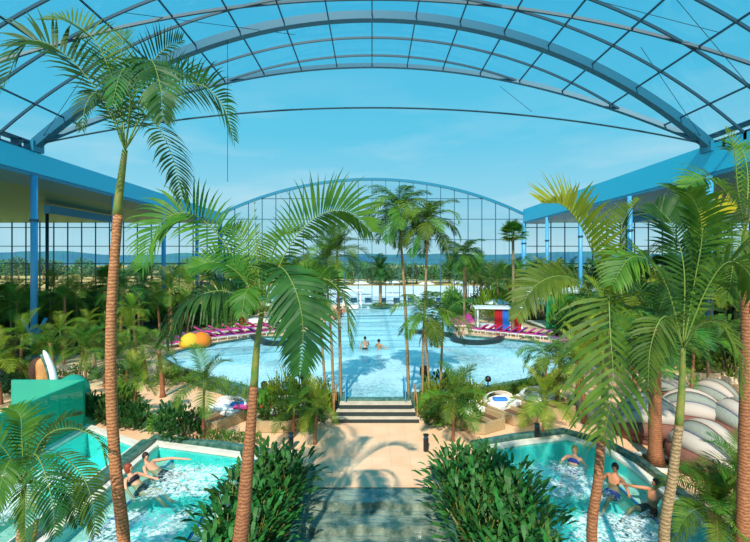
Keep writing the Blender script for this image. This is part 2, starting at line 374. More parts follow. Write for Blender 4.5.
def foammat():
    m = bpy.data.materials.new('bubbling foam'); m.use_nodes = True; t = m.node_tree; t.nodes.clear()
    o = N(t,'ShaderNodeOutputMaterial'); tr = N(t,'ShaderNodeBsdfTransparent'); d = N(t,'ShaderNodeBsdfDiffuse'); d.inputs[0].default_value = srgb(232,246,248)
    tcn = N(t,'ShaderNodeTexCoord'); n = N(t,'ShaderNodeTexNoise'); n.inputs['Scale'].default_value = 9; n.inputs['Detail'].default_value = 8; n.inputs['Distortion'].default_value = 1.2
    t.links.new(tcn.outputs['Object'], n.inputs['Vector'])
    g1 = N(t,'ShaderNodeVectorMath', operation='SUBTRACT'); g1.inputs[1].default_value = (.5,.5,0); t.links.new(tcn.outputs['Generated'], g1.inputs[0])
    ab = N(t,'ShaderNodeVectorMath', operation='ABSOLUTE'); t.links.new(g1.outputs[0], ab.inputs[0]); sx = N(t,'ShaderNodeSeparateXYZ'); t.links.new(ab.outputs[0], sx.inputs[0])
    mxx = N(t,'ShaderNodeMath', operation='MAXIMUM'); t.links.new(sx.outputs['X'], mxx.inputs[0]); t.links.new(sx.outputs['Y'], mxx.inputs[1])
    mr = N(t,'ShaderNodeMapRange'); mr.inputs['From Min'].default_value = .5; mr.inputs['From Max'].default_value = .3; mr.inputs['To Max'].default_value = .22; t.links.new(mxx.outputs[0], mr.inputs['Value'])
    ad = N(t,'ShaderNodeMath', operation='ADD'); t.links.new(n.outputs['Fac'], ad.inputs[0]); t.links.new(mr.outputs[0], ad.inputs[1])
    r = N(t,'ShaderNodeMapRange'); r.inputs['From Min'].default_value = .58; r.inputs['From Max'].default_value = .82; r.inputs['To Max'].default_value = .9; t.links.new(ad.outputs[0], r.inputs['Value'])
    ms = N(t,'ShaderNodeMixShader'); t.links.new(r.outputs[0], ms.inputs[0]); t.links.new(tr.outputs[0], ms.inputs[1]); t.links.new(d.outputs[0], ms.inputs[2]); t.links.new(ms.outputs[0], o.inputs[0]); return m
M['foam'] = foammat()
for x0, x1, y0, y1, lb in ((-6.6,-4.3,11.6,13.9,'white bubbling patch in the left pool just right of the couple'),(-6.9,-4.4,9.5,11.4,'white bubbling patch in the lower half of the left pool'),
      (4.5,6.9,11.6,14.1,'white bubbling patch in the upper half of the right pool'),(4.5,7.3,9.4,11.3,'white bubbling patch in the lower half of the right pool'),(-10.8,-9.0,10.5,13.6,'pale bubbling patch in the small far left pool')):
    g = MB(); g.add([(x0,y0,-.484),(x1,y0,-.484),(x1,y1,-.484),(x0,y1,-.484)], [(0,1,2,3)]); tag(g.build('water_foam', M['foam']), lb, 'foam', kind='stuff')
M['blueline'] = mat('blue edge tile', (30,110,190), .4)
for x, y1 in ((-6.93,15.0),(7.53,13.8),(4.62,14.6),(-4.52,13.9)):
    g = MB(); g.box((x-.03,9.3,-.88),(x+.03,y1,-.84)); struct('pool_edge_line', g, M['blueline'])
# divider wall between the two left pools
g = MB(); g.box((-8.12,9.3,-.5),(-7.72,15.2,-.26)); struct('wall_divider', g, M['kerb'])
# underwater benches
def bench(x0, y0, x1, y1):
    g = MB(); g.box((x0,y0,-1.5),(x1,y1,-.86)); struct('pool_bench', g, M['coping'], None)
bench(-7.5,9.3,-6.95,15.0); bench(7.55,9.3,8.1,14.0); bench(-11.0,9.3,-10.0,12.8); bench(-9.4,9.3,-8.35,13.8); bench(4.05,9.3,4.6,14.7); bench(-4.5,9.3,-3.95,14.0)
# under-water grab rails
def grab(pts, label):
    mb = MB(); mb.tube(smoothpath(pts, 12), .018, 6); return tag(mb.build('grab_rail', M['black']), label, 'rail')
for y in (10.2, 11.0, 11.8, 12.6, 13.4):
    o = grab([(-4.4,y,-.62),(-4.25,y,-.40),(-4.0,y+.02,-.34),(-3.85,y+.03,-.42)], 'small dark grab rail along the inner edge of the left bubbling pool')
    o['group'] = 'grab rails of the left pool'
    o = grab([(4.5,y,-.62),(4.35,y,-.40),(4.1,y+.02,-.34),(3.95,y+.03,-.42)], 'small dark grab rail along the inner edge of the right bubbling pool')
    o['group'] = 'grab rails of the right pool'
# steps up to the main pool
for k in range(3):
    y = 17.35+.3*k; z = -.5+.19*(k+1)-.02; wd = 1.75-.12*k
    g = MB(); g.box((.15-wd,y,-.5),(.15+wd,18.7,z-.03)); s_ = struct('step_riser', g, M['riser'])
    g = MB(); g.box((.15-wd,y+.03,z-.03),(.15+wd,y+.36 if k < 2 else 18.7,z)); struct('step_tread', g, M['tread'])
for k in range(3):
    g = MB(); g.box((-1.05,18.72+.35*k,-1.1),(1.3,19.07+.35*k,-.08-.17*k)); struct('pool_step', g, M['coping'])
for sx, lb in ((-1.55, 'brass handrail at the left side of the pool steps'), (1.85, 'brass handrail at the right side of the pool steps')):
    t = thing('handrail', lb, 'handrail', (sx,17.5,-.5))
    mb = MB(); mb.tube(smoothpath([(0,0,.78),(0,.25,.86),(0,.9,1.15),(0,1.15,1.2)], 12), .028, 8); mb.build('rail', M['gold'], t)
    for yy, hh, zz in ((.05,.78,0),(1.1,1.2,.5)):
        mb = MB(); mb.tube([(0,yy,zz),(0,yy,hh)], .022, 8); mb.build('post', M['gold'], t)
for sx, lb in ((-1.12, 'blue glass rail panel left of the pool entry'), (1.42, 'blue glass rail panel right of the pool entry')):
    t = thing('glass_railing', lb, 'railing', (sx,18.2,.05))
    mb = MB(); mb.box((-.015,0,.02),(.015,1.3,.72)); mb.build('glass_panel', M['railglass'], t)
    mb = MB(); mb.tube([(0,0,0),(0,0,.75),(0,1.3,.75),(0,1.3,-.2)], .022, 6); mb.build('rail_frame', M['steel_p'], t)
# cascade of wet marble steps coming down towards the viewer
zc = -.5
for k in range(7):
    y1 = 12.45-.82*k; z = -.52-.16*k
    n = 26; mb = MB(); fr = []; 
    for i in range(n+1):
        x = -1.75+3.55*i/n; w = .08*math.sin(i*.55+k*1.7)+.05*math.sin(i*1.3+k)
        fr.append((x, y1-.82+w))
    poly = fr+[(1.8,y1+.1),(-1.75,y1+.1)]
    mb.prism(poly, -2.2, z); struct('cascade_step', mb, M['marble'])
    fm = MB()
    for j in range(4):
        pts = [(p[0], y1-.12-j*.18+.05*math.sin(p[0]*3.1+j*2+k)+.03*math.sin(p[0]*7+j), z+.012) for p in fr[1:-1]]
        fm.tube(pts, .012, 4, False)
    if k < 3: tag(fm.build('water_ripple', M['glass']), 'thin water ripples running over the marble cascade steps', 'water', group='ripples on the cascade', kind='stuff')
g = MB(); g.box((-1.95,6,-2.2),(-1.75,13.2,-.38)); g.box((-3.95,13.2,-.52),(-1.75,13.4,-.36)); struct('wall_cascade_left', g, M['kerb'])
g = MB(); g.box((1.8,6,-2.2),(2.0,13.2,-.38)); g.box((1.8,13.2,-.52),(4.0,13.4,-.36)); struct('wall_cascade_right', g, M['kerb'])
g = MB(); g.box((-3.65,6,-.6),(-1.95,13.2,-.42)); tag(struct('planting_bed_left', g, M['soil']), None)
g = MB(); g.box((2.0,6,-.6),(3.75,13.2,-.42)); struct('planting_bed_right', g, M['soil'])

for sx, nm in ((-1,'left'),(1,'right')):
    g = MB(); g.flat([[(sx*16.8,27.5),(sx*52,27.5),(sx*52,59.7),(sx*15.5,59.7),(sx*14.8,40)][::sx]], .10); struct('planting_ground_'+nm, g, M['soil'])
# outside
g = MB(); g.flat([[(-900,60.2),(900,60.2),(900,1400),(-900,1400)]], -.25); struct('outdoor_ground', g, M['field'])
g = MB(); g.flat([[(-30,60.4),(60,60.4),(60,112),(-30,112)]], -.2); struct('outdoor_paving', g, M['pave'])
g = MB(); g.flat([[(-220,60.4),(-30.5,60.4),(-30.5,84),(-220,84)]], -.2); struct('outdoor_lawn', g, M['lawn'])
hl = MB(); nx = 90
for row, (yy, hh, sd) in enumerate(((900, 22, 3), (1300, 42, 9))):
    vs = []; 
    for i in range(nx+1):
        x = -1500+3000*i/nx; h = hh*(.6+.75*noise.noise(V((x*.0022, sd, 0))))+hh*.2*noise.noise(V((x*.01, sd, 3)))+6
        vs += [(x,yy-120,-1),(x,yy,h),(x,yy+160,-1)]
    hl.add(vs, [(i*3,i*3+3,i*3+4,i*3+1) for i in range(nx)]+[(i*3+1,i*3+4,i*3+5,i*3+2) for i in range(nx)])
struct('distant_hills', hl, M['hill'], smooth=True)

# ---------------------------------------------------------------- hall shell
HW = 21.0
# eave fascias and aisle ceilings
for sx, nm in ((-1,'left'),(1,'right')):
    g = MB(); a, b = sorted((sx*HW, sx*(HW+.5))); zz = .45 if sx > 0 else 0; g.box((a,2,11.55),(b,59.8,12.85+zz)); struct('trim_%d' % (10 if sx<0 else 11), g, M['fascia'])
    g = MB(); a, b = sorted((sx*HW, sx*(HW+3.2))); g.box((a,2,11.3),(b,59.8,11.52)); struct('trim_%d' % (12 if sx<0 else 13), g, M['steel'])
    g = MB(); a, b = sorted((sx*(HW+3.2), sx*52)); g.box((a,2,11.45),(b,59.8,11.7)); struct('ceiling_'+nm, g, M['ceil'])
    g = MB(); a, b = sorted((sx*30, sx*30.5)); g.box((a,40,10.55),(b,50,11.3)); struct('trim_%d' % (14 if sx<0 else 15), g, M['steel_p'])
    # sliding rail under the roof feet
    g = MB(); x0 = sx*HW
    for z0, z1, dd in ((12.86+zz,12.98+zz,.5),(13.32+zz,13.48+zz,.5)): g.box((min(x0,x0+sx*dd),2,z0),(max(x0,x0+sx*dd),27.2,z1))
    for k in range(18): g.box((min(x0,x0+sx*.5),2.2+k*1.46,12.9),(max(x0,x0+sx*.5),2.42+k*1.46,13.4))
    struct('roof_rail', g, M['steel_d'])
# posts
for sx, nm in ((-1,'left'),(1,'right')):
    for k in range(5):
        y = 26.7+8.28*k
        t = thing('hall_post', '', 'post', (sx*HW*.999,y if k<4 else 59.4,-.1))
        mb = MB(); r = .19 if k < 4 else .3
        mb.tube([(0,0,0),(0,0,11.45)], r, 14); mb.build('post_shaft', M['steel_p'], t, True)
        mb = MB(); mb.lathe([(r+.02,8.6),(r+.07,8.6),(r+.07,8.75),(r+.02,8.75)], 14); mb.build('collar', M['steel_d'], t)
        if k == 0:
            for s2 in (-1,1):
                mb = MB(); mb.tube([(0,0,1.3),(s2*.75,0,2.6)], .1, 8); mb.build('brace', M['steel_p'], t)
        ends = 'nearest one with short braces', 'second from the viewer', 'third from the viewer', 'fourth from the viewer', 'thick corner one beside the end glazing'
        t['label'] = 'bright blue round roof post on the %s side, %s' % (nm, ends[k]); t['group'] = 'roof posts on the %s side' % nm
    for k in range(3):
        y = 36+9*k; xx = sx*(36-k*2)
        mb = MB(); mb.tube([(xx,y,-.1),(xx,y,11.4)], .16, 10)
        tag(mb.build('inner_post', M['steel_d'], None, True), 'slim dark blue post deep in the %s aisle, %s' % (nm, ('nearest of three','middle of three','farthest of three')[k]), 'post', 'slim posts of the %s aisle' % nm)
# vault
RV = 31.6; CZV = 21.3-RV
def vz(x): return CZV+math.sqrt(max(0, RV*RV-x*x))
def arch(name, yf, half, w, h, m, n=64, lbl=None):
    pts = []
    for i in range(n+1):
        x = -half+2*half*i/n; pts.append(V((x, yf(x), vz(x))))
    mb = MB(); mb.beam(pts, w, h, sidev=V((0,1,0))); return struct(name, mb, m)
arch('roof_arch_main', lambda x: 26.8, 21, .5, .5, M['steel_r'])
YA = lambda x: 26.8+6.7*(vz(x)-13.3)/8.0
arch('roof_arch_edge', YA, 21, .3, .3, M['steel_r'])
arch('roof_arch_diagonal', lambda x: 25-.0131*x*x, 21, .12, .16, M['mullr'])
def halfx(z): return math.sqrt(max(0, RV*RV-(z-CZV)**2))
for k in (-7,-6,-5,-4,-3,-2,-1,1,2):
    y = 26.8+2.52*k; hx = 21 if k < 0 else halfx(13.3+8*(y-26.8)/6.7)
    arch('roof_arch', lambda x: y, hx, .09, .14, M['mullr'])
ang = math.asin(21/RV)
for k in range(-8, 9):
    x = 2.72*k
    if abs(x) > 20.9: continue
    mb = MB(); mb.beam([(x, 6, vz(x)), (x, YA(x), vz(x))], .07, .09, sidev=V((1,0,0))); struct('roof_purlin', mb, M['mullr'])
mb = MB(); n = 40; vs = []
for i in range(n+1):
    x = -21+42*i/n; vs += [(x, 6, vz(x)+.2), (x, YA(x), vz(x)+.2)]
mb.add(vs, [(2*i,2*i+2,2*i+3,2*i+1) for i in range(n)]); struct('ceiling', mb, M['roofglass'], smooth=True)
# tie cable arch and thin bracing wires
mb = MB(); mb.tube([(x, 26.9, 13.35+ (15.6-13.3)*(1-(x/21)**2)) for x in [-21+i for i in range(43)]], .055, 6); struct('tie_cable', mb, M['cable'])
for a, b in (((-9,26.8,19.9),(-9,26.8,11)),((-15,24,18),(-20.8,26.8,13.4)),((9.8,33,19.5),(10,26.9,15.4)),((15,24,18),(20.8,26.8,13.4)),((-5,28,20.8),(-13,22,18.8)),((14,20,18.4),(20.5,22,13.6)),((6,22,20.8),(17,21,17.2))):
    mb = MB(); mb.tube([a,b], .018, 4); struct('bracing_wire', mb, M['cable'])
# foot blocks
for sx in (-1,1):
    mb = MB(); a, b = sorted((sx*20.8, sx*21.4)); mb.box((a,26.4,12.86),(b,27.3,13.5)); struct('roof_foot', mb, M['steel'])
# end facade
YF = 59.8; RF = (21**2+4.8**2)/(2*4.8); CF = 17.5-RF
def fz(x): return CF+math.sqrt(RF*RF-x*x)
w1 = thing('window_1', None, None, (0,0,0)); w1['kind'] = 'structure'
mb = MB(); mb.beam([(-21+42*i/48, YF, fz(-21+42*i/48)) for i in range(49)], .4, .36, sidev=V((0,1,0))); mb.build('arch_frame', M['steel'], w1)
mb = MB()
for k in range(1, 22):
    x = -21+42*k/22; mb.box((x-.045,YF-.08,-.1),(x+.045,YF+.08,fz(x)))
for z in (.6,3.45,6.28,9.1,11.95,14.8):
    hx = 21 if z < 12.7 else math.sqrt(RF*RF-(z-CF)**2)
    mb.box((-hx,YF-.07,z-.05),(hx,YF+.07,z+.05))
mb.build('window_frame', M['mull'], w1)
mb = MB(); vs = []
for i in range(49):
    x = -21+42*i/48; vs += [(x,YF,-.1),(x,YF,fz(x))]
mb.add(vs, [(2*i,2*i+2,2*i+3,2*i+1) for i in range(48)]); mb.build('pane', M['glass'], w1)
for sx, nm, n_ in ((-1,'left',2),(1,'right',3)):
    w = thing('window_%d' % n_, None, None); w['kind'] = 'structure'; mb = MB()
    for k in range(17):
        x = sx*(21+31*k/16); mb.box((x-.05,YF-.08,-.1),(x+.05,YF+.08,11.5))
    for z in (.6,3.2,5.8,8.2,10.8): mb.box((min(sx*21,sx*52),YF-.07,z-.05),(max(sx*21,sx*52),YF+.07,z+.05))
    mb.build('window_frame', M['mull'], w)
    mb = MB(); mb.add([(sx*21,YF,-.1),(sx*52,YF,-.1),(sx*52,YF,11.5),(sx*21,YF,11.5)], [(0,1,2,3)]); mb.build('pane', M['glass'], w)
    w = thing('window_%d' % (n_+2), None, None); w['kind'] = 'structure'; mb = MB()
    for k in range(24): mb.box((sx*52-.08,4+k*2.4-.05,-.5),(sx*52+.08,4+k*2.4+.05,11.5))
    for z in (.6,3.2,5.8,8.2,10.8): mb.box((sx*52-.07,2,z-.05),(sx*52+.07,YF,z+.05))
    mb.build('window_frame', M['mull'], w)
    mb = MB(); mb.add([(sx*52,2,-.5),(sx*52,YF,-.5),(sx*52,YF,11.5),(sx*52,2,11.5)], [(0,1,2,3)]); mb.build('pane', M['glass'], w)
# field outside the side walls
g = MB(); g.flat([[(-900,-60),(-52.2,-60),(-52.2,60.2),(-900,60.2)],], -.3); g.flat([[(52.2,-60),(900,-60),(900,60.2),(52.2,60.2)]], -.3); struct('outdoor_ground_sides', g, M['lawn'])

# ---------------------------------------------------------------- foliage library
def strip(vs, fs, pts, wid, wdir):
    o = len(vs); n = len(pts)
    for p, w in zip(pts, wid): vs.append(p-wdir*w); vs.append(p+wdir*w)
    for i in range(n-1): fs.append((o+2*i, o+2*i+1, o+2*i+3, o+2*i+2))
def frond_mesh(name, pts, m, n=40, ll=.8, lw=.020, vee=.5, droop=.5, start=.14, rng=None, side=None, rr=.014, seg=4, fwd=.35, twist=0, rm=None, split=False):
    """pinnate leaf: rachis along pts, two rows of leaflets. vee: lift of the leaflets, droop: how much their tips sag"""
    rng = rng or random; pts = smoothpath(pts, 24); L = len(pts)
    hor = V((pts[-1].x-pts[0].x, pts[-1].y-pts[0].y, 0))
    sd = side if side is not None else (hor.normalized().cross(V((0,0,1))) if hor.length > .05 else V((1,0,0)))
    sd = V(sd).normalized()
    vs = []; fs = []
    for i in range(n):
        t = start+(1-start)*(i+.5)/n; u = t*(L-1); k = min(int(u), L-2); p = pts[k].lerp(pts[k+1], u-k)
        tan = (pts[min(k+2,L-1)]-pts[max(k-1,0)]).normalized()
        s_ = (sd-tan*sd.dot(tan)).normalized(); up = s_.cross(tan).normalized()
        if up.z < 0 and side is None: pass
        tt = (t-start)/(1-start)
        prof = (.45+.55*math.sin(min(1, tt*1.9)*PI/2)) if tt < .55 else 1-.72*((tt-.55)/.45)**1.4
        for sg in (-1, 1):
            l = ll*prof*rng.uniform(.86, 1.08)
            f = fwd+.75*tt**1.5+rng.uniform(-.07, .07)
            d = (s_*sg*math.cos(vee+twist*sg)+up*math.sin(vee+rng.uniform(-.12,.12)+twist*sg)+tan*f).normalized()
            pp = [p.copy()]; cur = p.copy(); dd = d.copy(); dr = droop*rng.uniform(.7, 1.3)
            for q in range(seg):
                cur = cur+dd*(l/seg); pp.append(cur.copy())
                dd = (dd+V((0,0,-1))*dr*(q+1)/seg).normalized()
            wd = (tan-d*tan.dot(d)); wd = wd.normalized() if wd.length > .05 else up
            wd = (wd+up*rng.uniform(-.3,.5)).normalized()
            wl = lw*(.7+.3*prof)
            wp = [wl*.45]+[wl*(1 if q < seg*.6 else 1-.95*(q/seg-.5)/.5) for q in range(1, seg)]+[wl*.05]
            strip(vs, fs, pp, wp, wd)
    mb = MB(); mb.add(vs, fs); nleaf = len(mb.f)
    if split:
        rb = MB(); rb.tube(pts, [rr*(1-.8*i/(L-1)) for i in range(L)], 5); return mb.mesh(name, m), rb.mesh('leaf_rib', rm or M['rachis'], True)
    mb.tube(pts, [rr*(1-.8*i/(L-1)) for i in range(L)], 5)
    me = mb.mesh(name, m); me.materials.append(rm or M['rachis'])
    mi = [0]*nleaf+[1]*(len(mb.f)-nleaf); me.polygons.foreach_set('material_index', mi); me.update()
    return me
def arc(e0, L, c, n=8):
    """rachis in the XZ plane: starts at elevation e0, bends down by c radians over its length"""
    p = V((0,0,0)); out = [p.copy()]
    for i in range(n):
        a = e0-c*((i+.5)/n)**1.3; p = p+V((math.cos(a),0,math.sin(a)))*L/n; out.append(p.copy())
    return out
TPL = {}
def templates(key, m, n=30, ll=.34, lw=.0105, seg=3, seeds=2, **k):
    L = []
    for e0, c in ((1.35,.9),(1.0,1.5),(.6,1.7),(.2,1.5),(-.25,1.1)):
        for s_ in range(seeds):
            rg = random.Random(s_*7+int(e0*100)+len(key))
            L.append(frond_mesh('frond', arc(e0+rg.uniform(-.08,.08), 1, c+rg.uniform(-.2,.2)), m, n=n, ll=ll, lw=lw, seg=seg, rng=rg, rr=.007, vee=rg.uniform(.15,.5), droop=rg.uniform(.3,.6), **k))
    TPL[key] = L
templates('bg', M['leafk']); templates('bright', M['leafb']); templates('darkp', M['leafd'], n=30, lw=.012); templates('mid', M['leaf'], n=38, lw=.009)
L = []
for e0, c in ((1.25,1.7),(.95,2.3),(.6,2.3),(.15,1.8),(-.4,1.0)):
    for s_ in range(2):
        rg = random.Random(s_+int(e0*50)+9); L.append(frond_mesh('frond', arc(e0, 1, c+rg.uniform(-.2,.2)), M['leaf'], n=34, ll=.34, lw=.012, seg=3, rng=rg, rr=.008, vee=.1, droop=.75))
TPL['droop'] = L
def fan_template():
    vs = []; fs = []; rg = random.Random(5)
    for k in range(22):
        a = -2.3+4.6*k/21; d = V((math.cos(a)*.9, math.sin(a), .12*math.cos(a))).normalized()
        wd = V((-d.y, d.x, 0)).normalized(); l = .42*(1-.12*abs(a)/2.3); b = V((.55,0,.12))
        pp = [b, b+d*l*.5, b+d*l*.8+V((0,0,-.02)), b+d*l+V((0,0,-.08))]
        strip(vs, fs, pp, [.008,.034,.02,.002], wd)
    mb = MB(); mb.add(vs, fs); mb.tube([(0,0,0),(.3,0,.12),(.55,0,.12)], .008, 4); return mb.mesh('fan_leaf', M['leafk'])
FAN = fan_template()
def crown(t, top, key, n, L, rng, elevs=None, lean=V((0,0,0))):
    T = TPL[key]; ne = len(T)
    for i in range(n):
        u = i/(n-1); idx = min(ne-1, int(u*ne)); az = i*2.399+rng.uniform(-.2,.2)
        if key == 'fan': pass
        put('frond', T[idx], t, top, (rng.uniform(-.1,.1), rng.uniform(-.1,.1), az), L*rng.uniform(.85,1.12))
def trunk_mb(pts, r0, r1, n=10, rings=True, seg=20, sh=None):
    P = smoothpath(pts, seg); rr = []
    for i in range(seg+1):
        u = i/seg; r = r0+(r1-r0)*u
        if u < .06: r *= 1+.5*(1-u/.06)
        rr.append(r*(1+(.02 if i % 2 else -.01) if rings else 1))
    mb = MB(); mb.tube(P, rr, n); return mb
def palm(label, base, h, key='bg', nf=12, L=2.0, r=.1, lean=(0,0), group=None, bark='bark2', shaft=True, name='palm_tree', seed=0, cat='palm'):
    rng = random.Random(seed or int(base[0]*31+base[1]*17))
    t = thing(name, label, cat, base, group=group)
    top = V((lean[0], lean[1], h))
    sh = min(.9, h*.22) if shaft else 0
    mid = V((lean[0]*.35, lean[1]*.35, h*.5))
    cut = top*(1-sh/h) if h else top
    trunk_mb([(0,0,0), mid*(cut.z/h), cut], r, r*.72, 8, True, 12).build('trunk', M[bark], t, True)
    if shaft: mb = MB(); mb.tube([cut-V((0,0,.03)), cut.lerp(top,.3), top], [r*.85, r*.9, r*.35], 8); mb.build('crownshaft', M['shaft'], t, True)
    crown(t, top-V((0,0,.05)), key, nf, L, rng)
    return t
def fanpalm(label, base, h, nf=16, L=1.6, r=.12, group=None):
    rng = random.Random(int(base[0]*13+base[1]*7)); t = thing('fan_palm', label, 'palm', base, group=group)
    trunk_mb([(0,0,0),(.03,0,h*.5),(0,0,h)], r, r*.85, 8, True, 10).build('trunk', M['bark2'], t, True)
    for i in range(nf):
        u = i/(nf-1); put('fan_leaf', FAN, t, (0,0,h-.05), (rng.uniform(-.2,.2), -1.2+1.75*u, i*2.4), L*rng.uniform(.8,1.1))
    return t
# shrubs
def leafcloud(name, m, n, ell, ls, lw, rg, up=.3, hollow=.55):
    vs = []; fs = []
    for i in range(n):
        a = rg.uniform(0, 2*PI); cz = rg.uniform(-.15, 1); rad = rg.uniform(hollow, 1)**.6*(1+.22*math.sin(3*a+cz*5))
        sx = math.sqrt(max(0, 1-cz*cz)); n_ = V((math.cos(a)*sx, math.sin(a)*sx, cz))
        p = V((n_.x*ell[0]*rad, n_.y*ell[1]*rad, ell[2]*.15+abs(n_.z)*ell[2]*.85*rad))
        d = (n_+V((rg.uniform(-.7,.7), rg.uniform(-.7,.7), rg.uniform(-.3,.8)+up))).normalized()
        w = d.cross(V((rg.uniform(-1,1), rg.uniform(-1,1), rg.uniform(-.3,1)))).normalized(); l = ls*rg.uniform(.7,1.3)
        strip(vs, fs, [p, p+d*l*.4+V((0,0,.02*l)), p+d*l*.75, p+d*l+V((0,0,-.25*l))], [lw*.3, lw, lw*.8, lw*.08], w)
    mb = MB(); mb.add(vs, fs); return mb.mesh(name, m)
rg = random.Random(3)
SHR = {k: [leafcloud('foliage', M[mm], n, (.62,.62,1), ls, lw, rg, up) for _ in range(2)] for k, mm, n, ls, lw, up in
       (('small','bush',520,.13,.035,.3), ('dark','bushd',520,.15,.04,.3), ('broad','bushd',190,.34,.07,.5), ('broadb','bush',190,.34,.06,.7), ('fern','leafb',300,.42,.016,.9))}
STEM = MB()
for k in range(5): STEM.tube([(0,0,0),(.12*math.cos(k*1.3),.12*math.sin(k*1.3),.3),(.25*math.cos(k*1.3),.25*math.sin(k*1.3),.7)], [.03,.02,.01], 5)
STEM = STEM.mesh('stem', M['stem'])
def shrub(label, base, w, h, key='small', group=None, name='shrub', cat='shrub'):
    rng = random.Random(int(base[0]*91+base[1]*57)); t = thing(name, label, cat, base, rng.uniform(0,6), group)
    put('foliage', SHR[key][rng.randint(0,1)], t, scale=(w/1.24*1.0, w/1.24, h)); put('stem', STEM, t, scale=(w*.8, w*.8, h))
    return t

# ---------------------------------------------------------------- foreground palms
def fg_palm(name, label, base, trunk, r0, r1, fronds, bark='bark', shaft=None, extra=None, grp=None):
    """trunk / shaft / fronds are lists of (across, down, distance) sightings turned into real points"""
    b = V(base); t = thing(name, label, 'palm', b)
    pts = [V((0,0,0))]+[Q(*p)-b for p in trunk]
    trunk_mb(pts, r0, r1, 14, True, 60).build('trunk', M[bark], t, True)
    if shaft:
        sp = smoothpath([Q(*p)-b for p in shaft], 10); n = len(sp)
        mb = MB(); mb.tube(sp, [r1*(1.02-.45*i/(n-1)) for i in range(n)], 12); mb.build('crownshaft', M['shaft'], t, True)
    for i, f in enumerate(fronds):
        kw = dict(f[1]) if len(f) > 1 else {}
        m = M[kw.pop('m', 'leaf')]; kw.setdefault('rng', random.Random(i*5+int(b.x*10)))
        me = frond_mesh('frond', [Q(*p)-b for p in f[0]], m, split=True, **kw)
        fo = put('frond', me[0], t); put('leaf_rib', me[1], fo)
    return t, b
K = dict
P1c = (125,150,8)
fg_palm('palm_tree', 'tall slender palm at the left with ringed trunk and crown against the glass roof', (-4.55,8.0,-.5),
  [(124,542,8),(115,460,8),(111,380,8),(112,300,8),(118,215,8)], .115, .08, [
  ([P1c,(103,100,7.9),(66,55,7.7),(28,42,7.5),(2,88,7.4)], K(n=38,ll=.8,m='leafd',vee=.35,twist=.9,droop=.35,lw=.025)),
  ([P1c,(117,95,7.9),(98,45,7.8),(72,22,7.8),(45,20,7.8)], K(n=32,ll=.62,vee=.4,twist=.7,droop=.2,lw=.018)),
  ([P1c,(122,95,8.2),(121,55,8.4),(125,32,8.6)], K(n=30,ll=.55,vee=.5,droop=.15,lw=.018,side=(1,0,0))),
  ([P1c,(135,95,8.1),(158,55,8.3),(182,40,8.5)], K(n=30,ll=.6,vee=.5,twist=.5,droop=.25,m='leafd',lw=.018)),
  ([P1c,(160,98,7.8),(197,84,7.6),(222,104,7.5),(234,140,7.4)], K(n=38,ll=.66,m='leafd',vee=.2,twist=.9,droop=.4,lw=.018)),
  ([P1c,(143,116,7.5),(160,130,7.2),(175,165,7.0),(182,200,6.9)], K(n=36,ll=.55,vee=.1,droop=.6,lw=.018,m='leafd')),
  ([P1c,(136,85,7.5),(150,60,7.0),(160,85,6.6),(163,120,6.5)], K(n=38,ll=.62,vee=.0,droop=.5,lw=.025,m='leafd',side=(1,.3,0))),
  ([P1c,(112,110,7.7),(98,92,7.4),(86,105,7.2),(82,130,7.1)], K(n=26,ll=.42,vee=.2,droop=.5,lw=.017,m='leafd')),
  ([P1c,(130,105,7.6),(128,70,7.2),(120,75,6.9),(112,105,6.7)], K(n=30,ll=.5,vee=.1,droop=.5,side=(1,0,0),m='leafd')),
  ([P1c,(142,112,8.2),(160,85,8.6),(180,72,9.0),(205,82,9.3)], K(n=36,ll=.6,vee=.4,twist=.6,droop=.3)),
  ([P1c,(118,118,8.4),(105,75,9),(90,55,9.5),(70,60,9.8)], K(n=34,ll=.6,vee=.4,twist=.6,droop=.3,m='leafd')),
  ], 'bark', [(117,215,8),(121,180,8),P1c])
P2c = (262,312,7.5)
fg_palm('palm_tree', 'palm left of the centre with thick brown trunk and wide drooping crown over the lagoon', (-2.55,7.3,-.5),
  [(240,542,7.5),(248,460,7.5),(254,386,7.5)], .165, .07, [
  ([P2c,(228,248,7.5),(192,214,7.4),(160,224,7.3),(142,268,7.2)], K(n=46,ll=.86,vee=.25,twist=.95,droop=.4,lw=.023)),
  ([P2c,(235,294,7.2),(210,292,7.0),(184,306,6.9),(166,340,6.8)], K(n=46,ll=.98,vee=.1,droop=.85,lw=.026,fwd=.05,side=(.25,1,.35),m='leafd')),
  ([P2c,(287,250,7.6),(318,216,7.8),(348,212,7.8),(372,232,7.8)], K(n=48,ll=.82,vee=.4,twist=.95,droop=.3,lw=.023)),
  ([P2c,(276,268,7.0),(293,284,6.6),(303,325,6.4),(300,372,6.4)], K(n=46,ll=.72,vee=.0,droop=.28,lw=.03,side=(1,.15,0),m='leafd')),
  ([P2c,(300,282,7.2),(328,280,7.1),(346,305,7.0),(350,345,7.0)], K(n=40,ll=.6,vee=.2,twist=.6,droop=.4)),
  ([P2c,(252,270,7.9),(240,238,8.3),(226,228,8.7)], K(n=36,ll=.6,vee=.5,twist=.4,droop=.15)),
  ([P2c,(268,268,7.9),(280,238,8.4),(298,232,8.8)], K(n=36,ll=.6,vee=.5,twist=.4,droop=.15)),
  ([P2c,(255,290,7.1),(246,292,6.8),(242,315,6.6)], K(n=26,ll=.42,vee=.1,droop=.5,side=(1,0,0))),
  ([P2c,(240,275,7.4),(215,262,7.3),(190,268,7.2)], K(n=36,ll=.5,vee=.3,twist=.7,droop=.3)),
  ([P2c,(257,255,7.6),(254,200,7.7)], K(n=12,ll=.16,vee=1.2,droop=0,lw=.012)),
  ], 'bark3', [(254,386,7.5),(257,345,7.5),P2c])
P3c = (610,322,7.6)
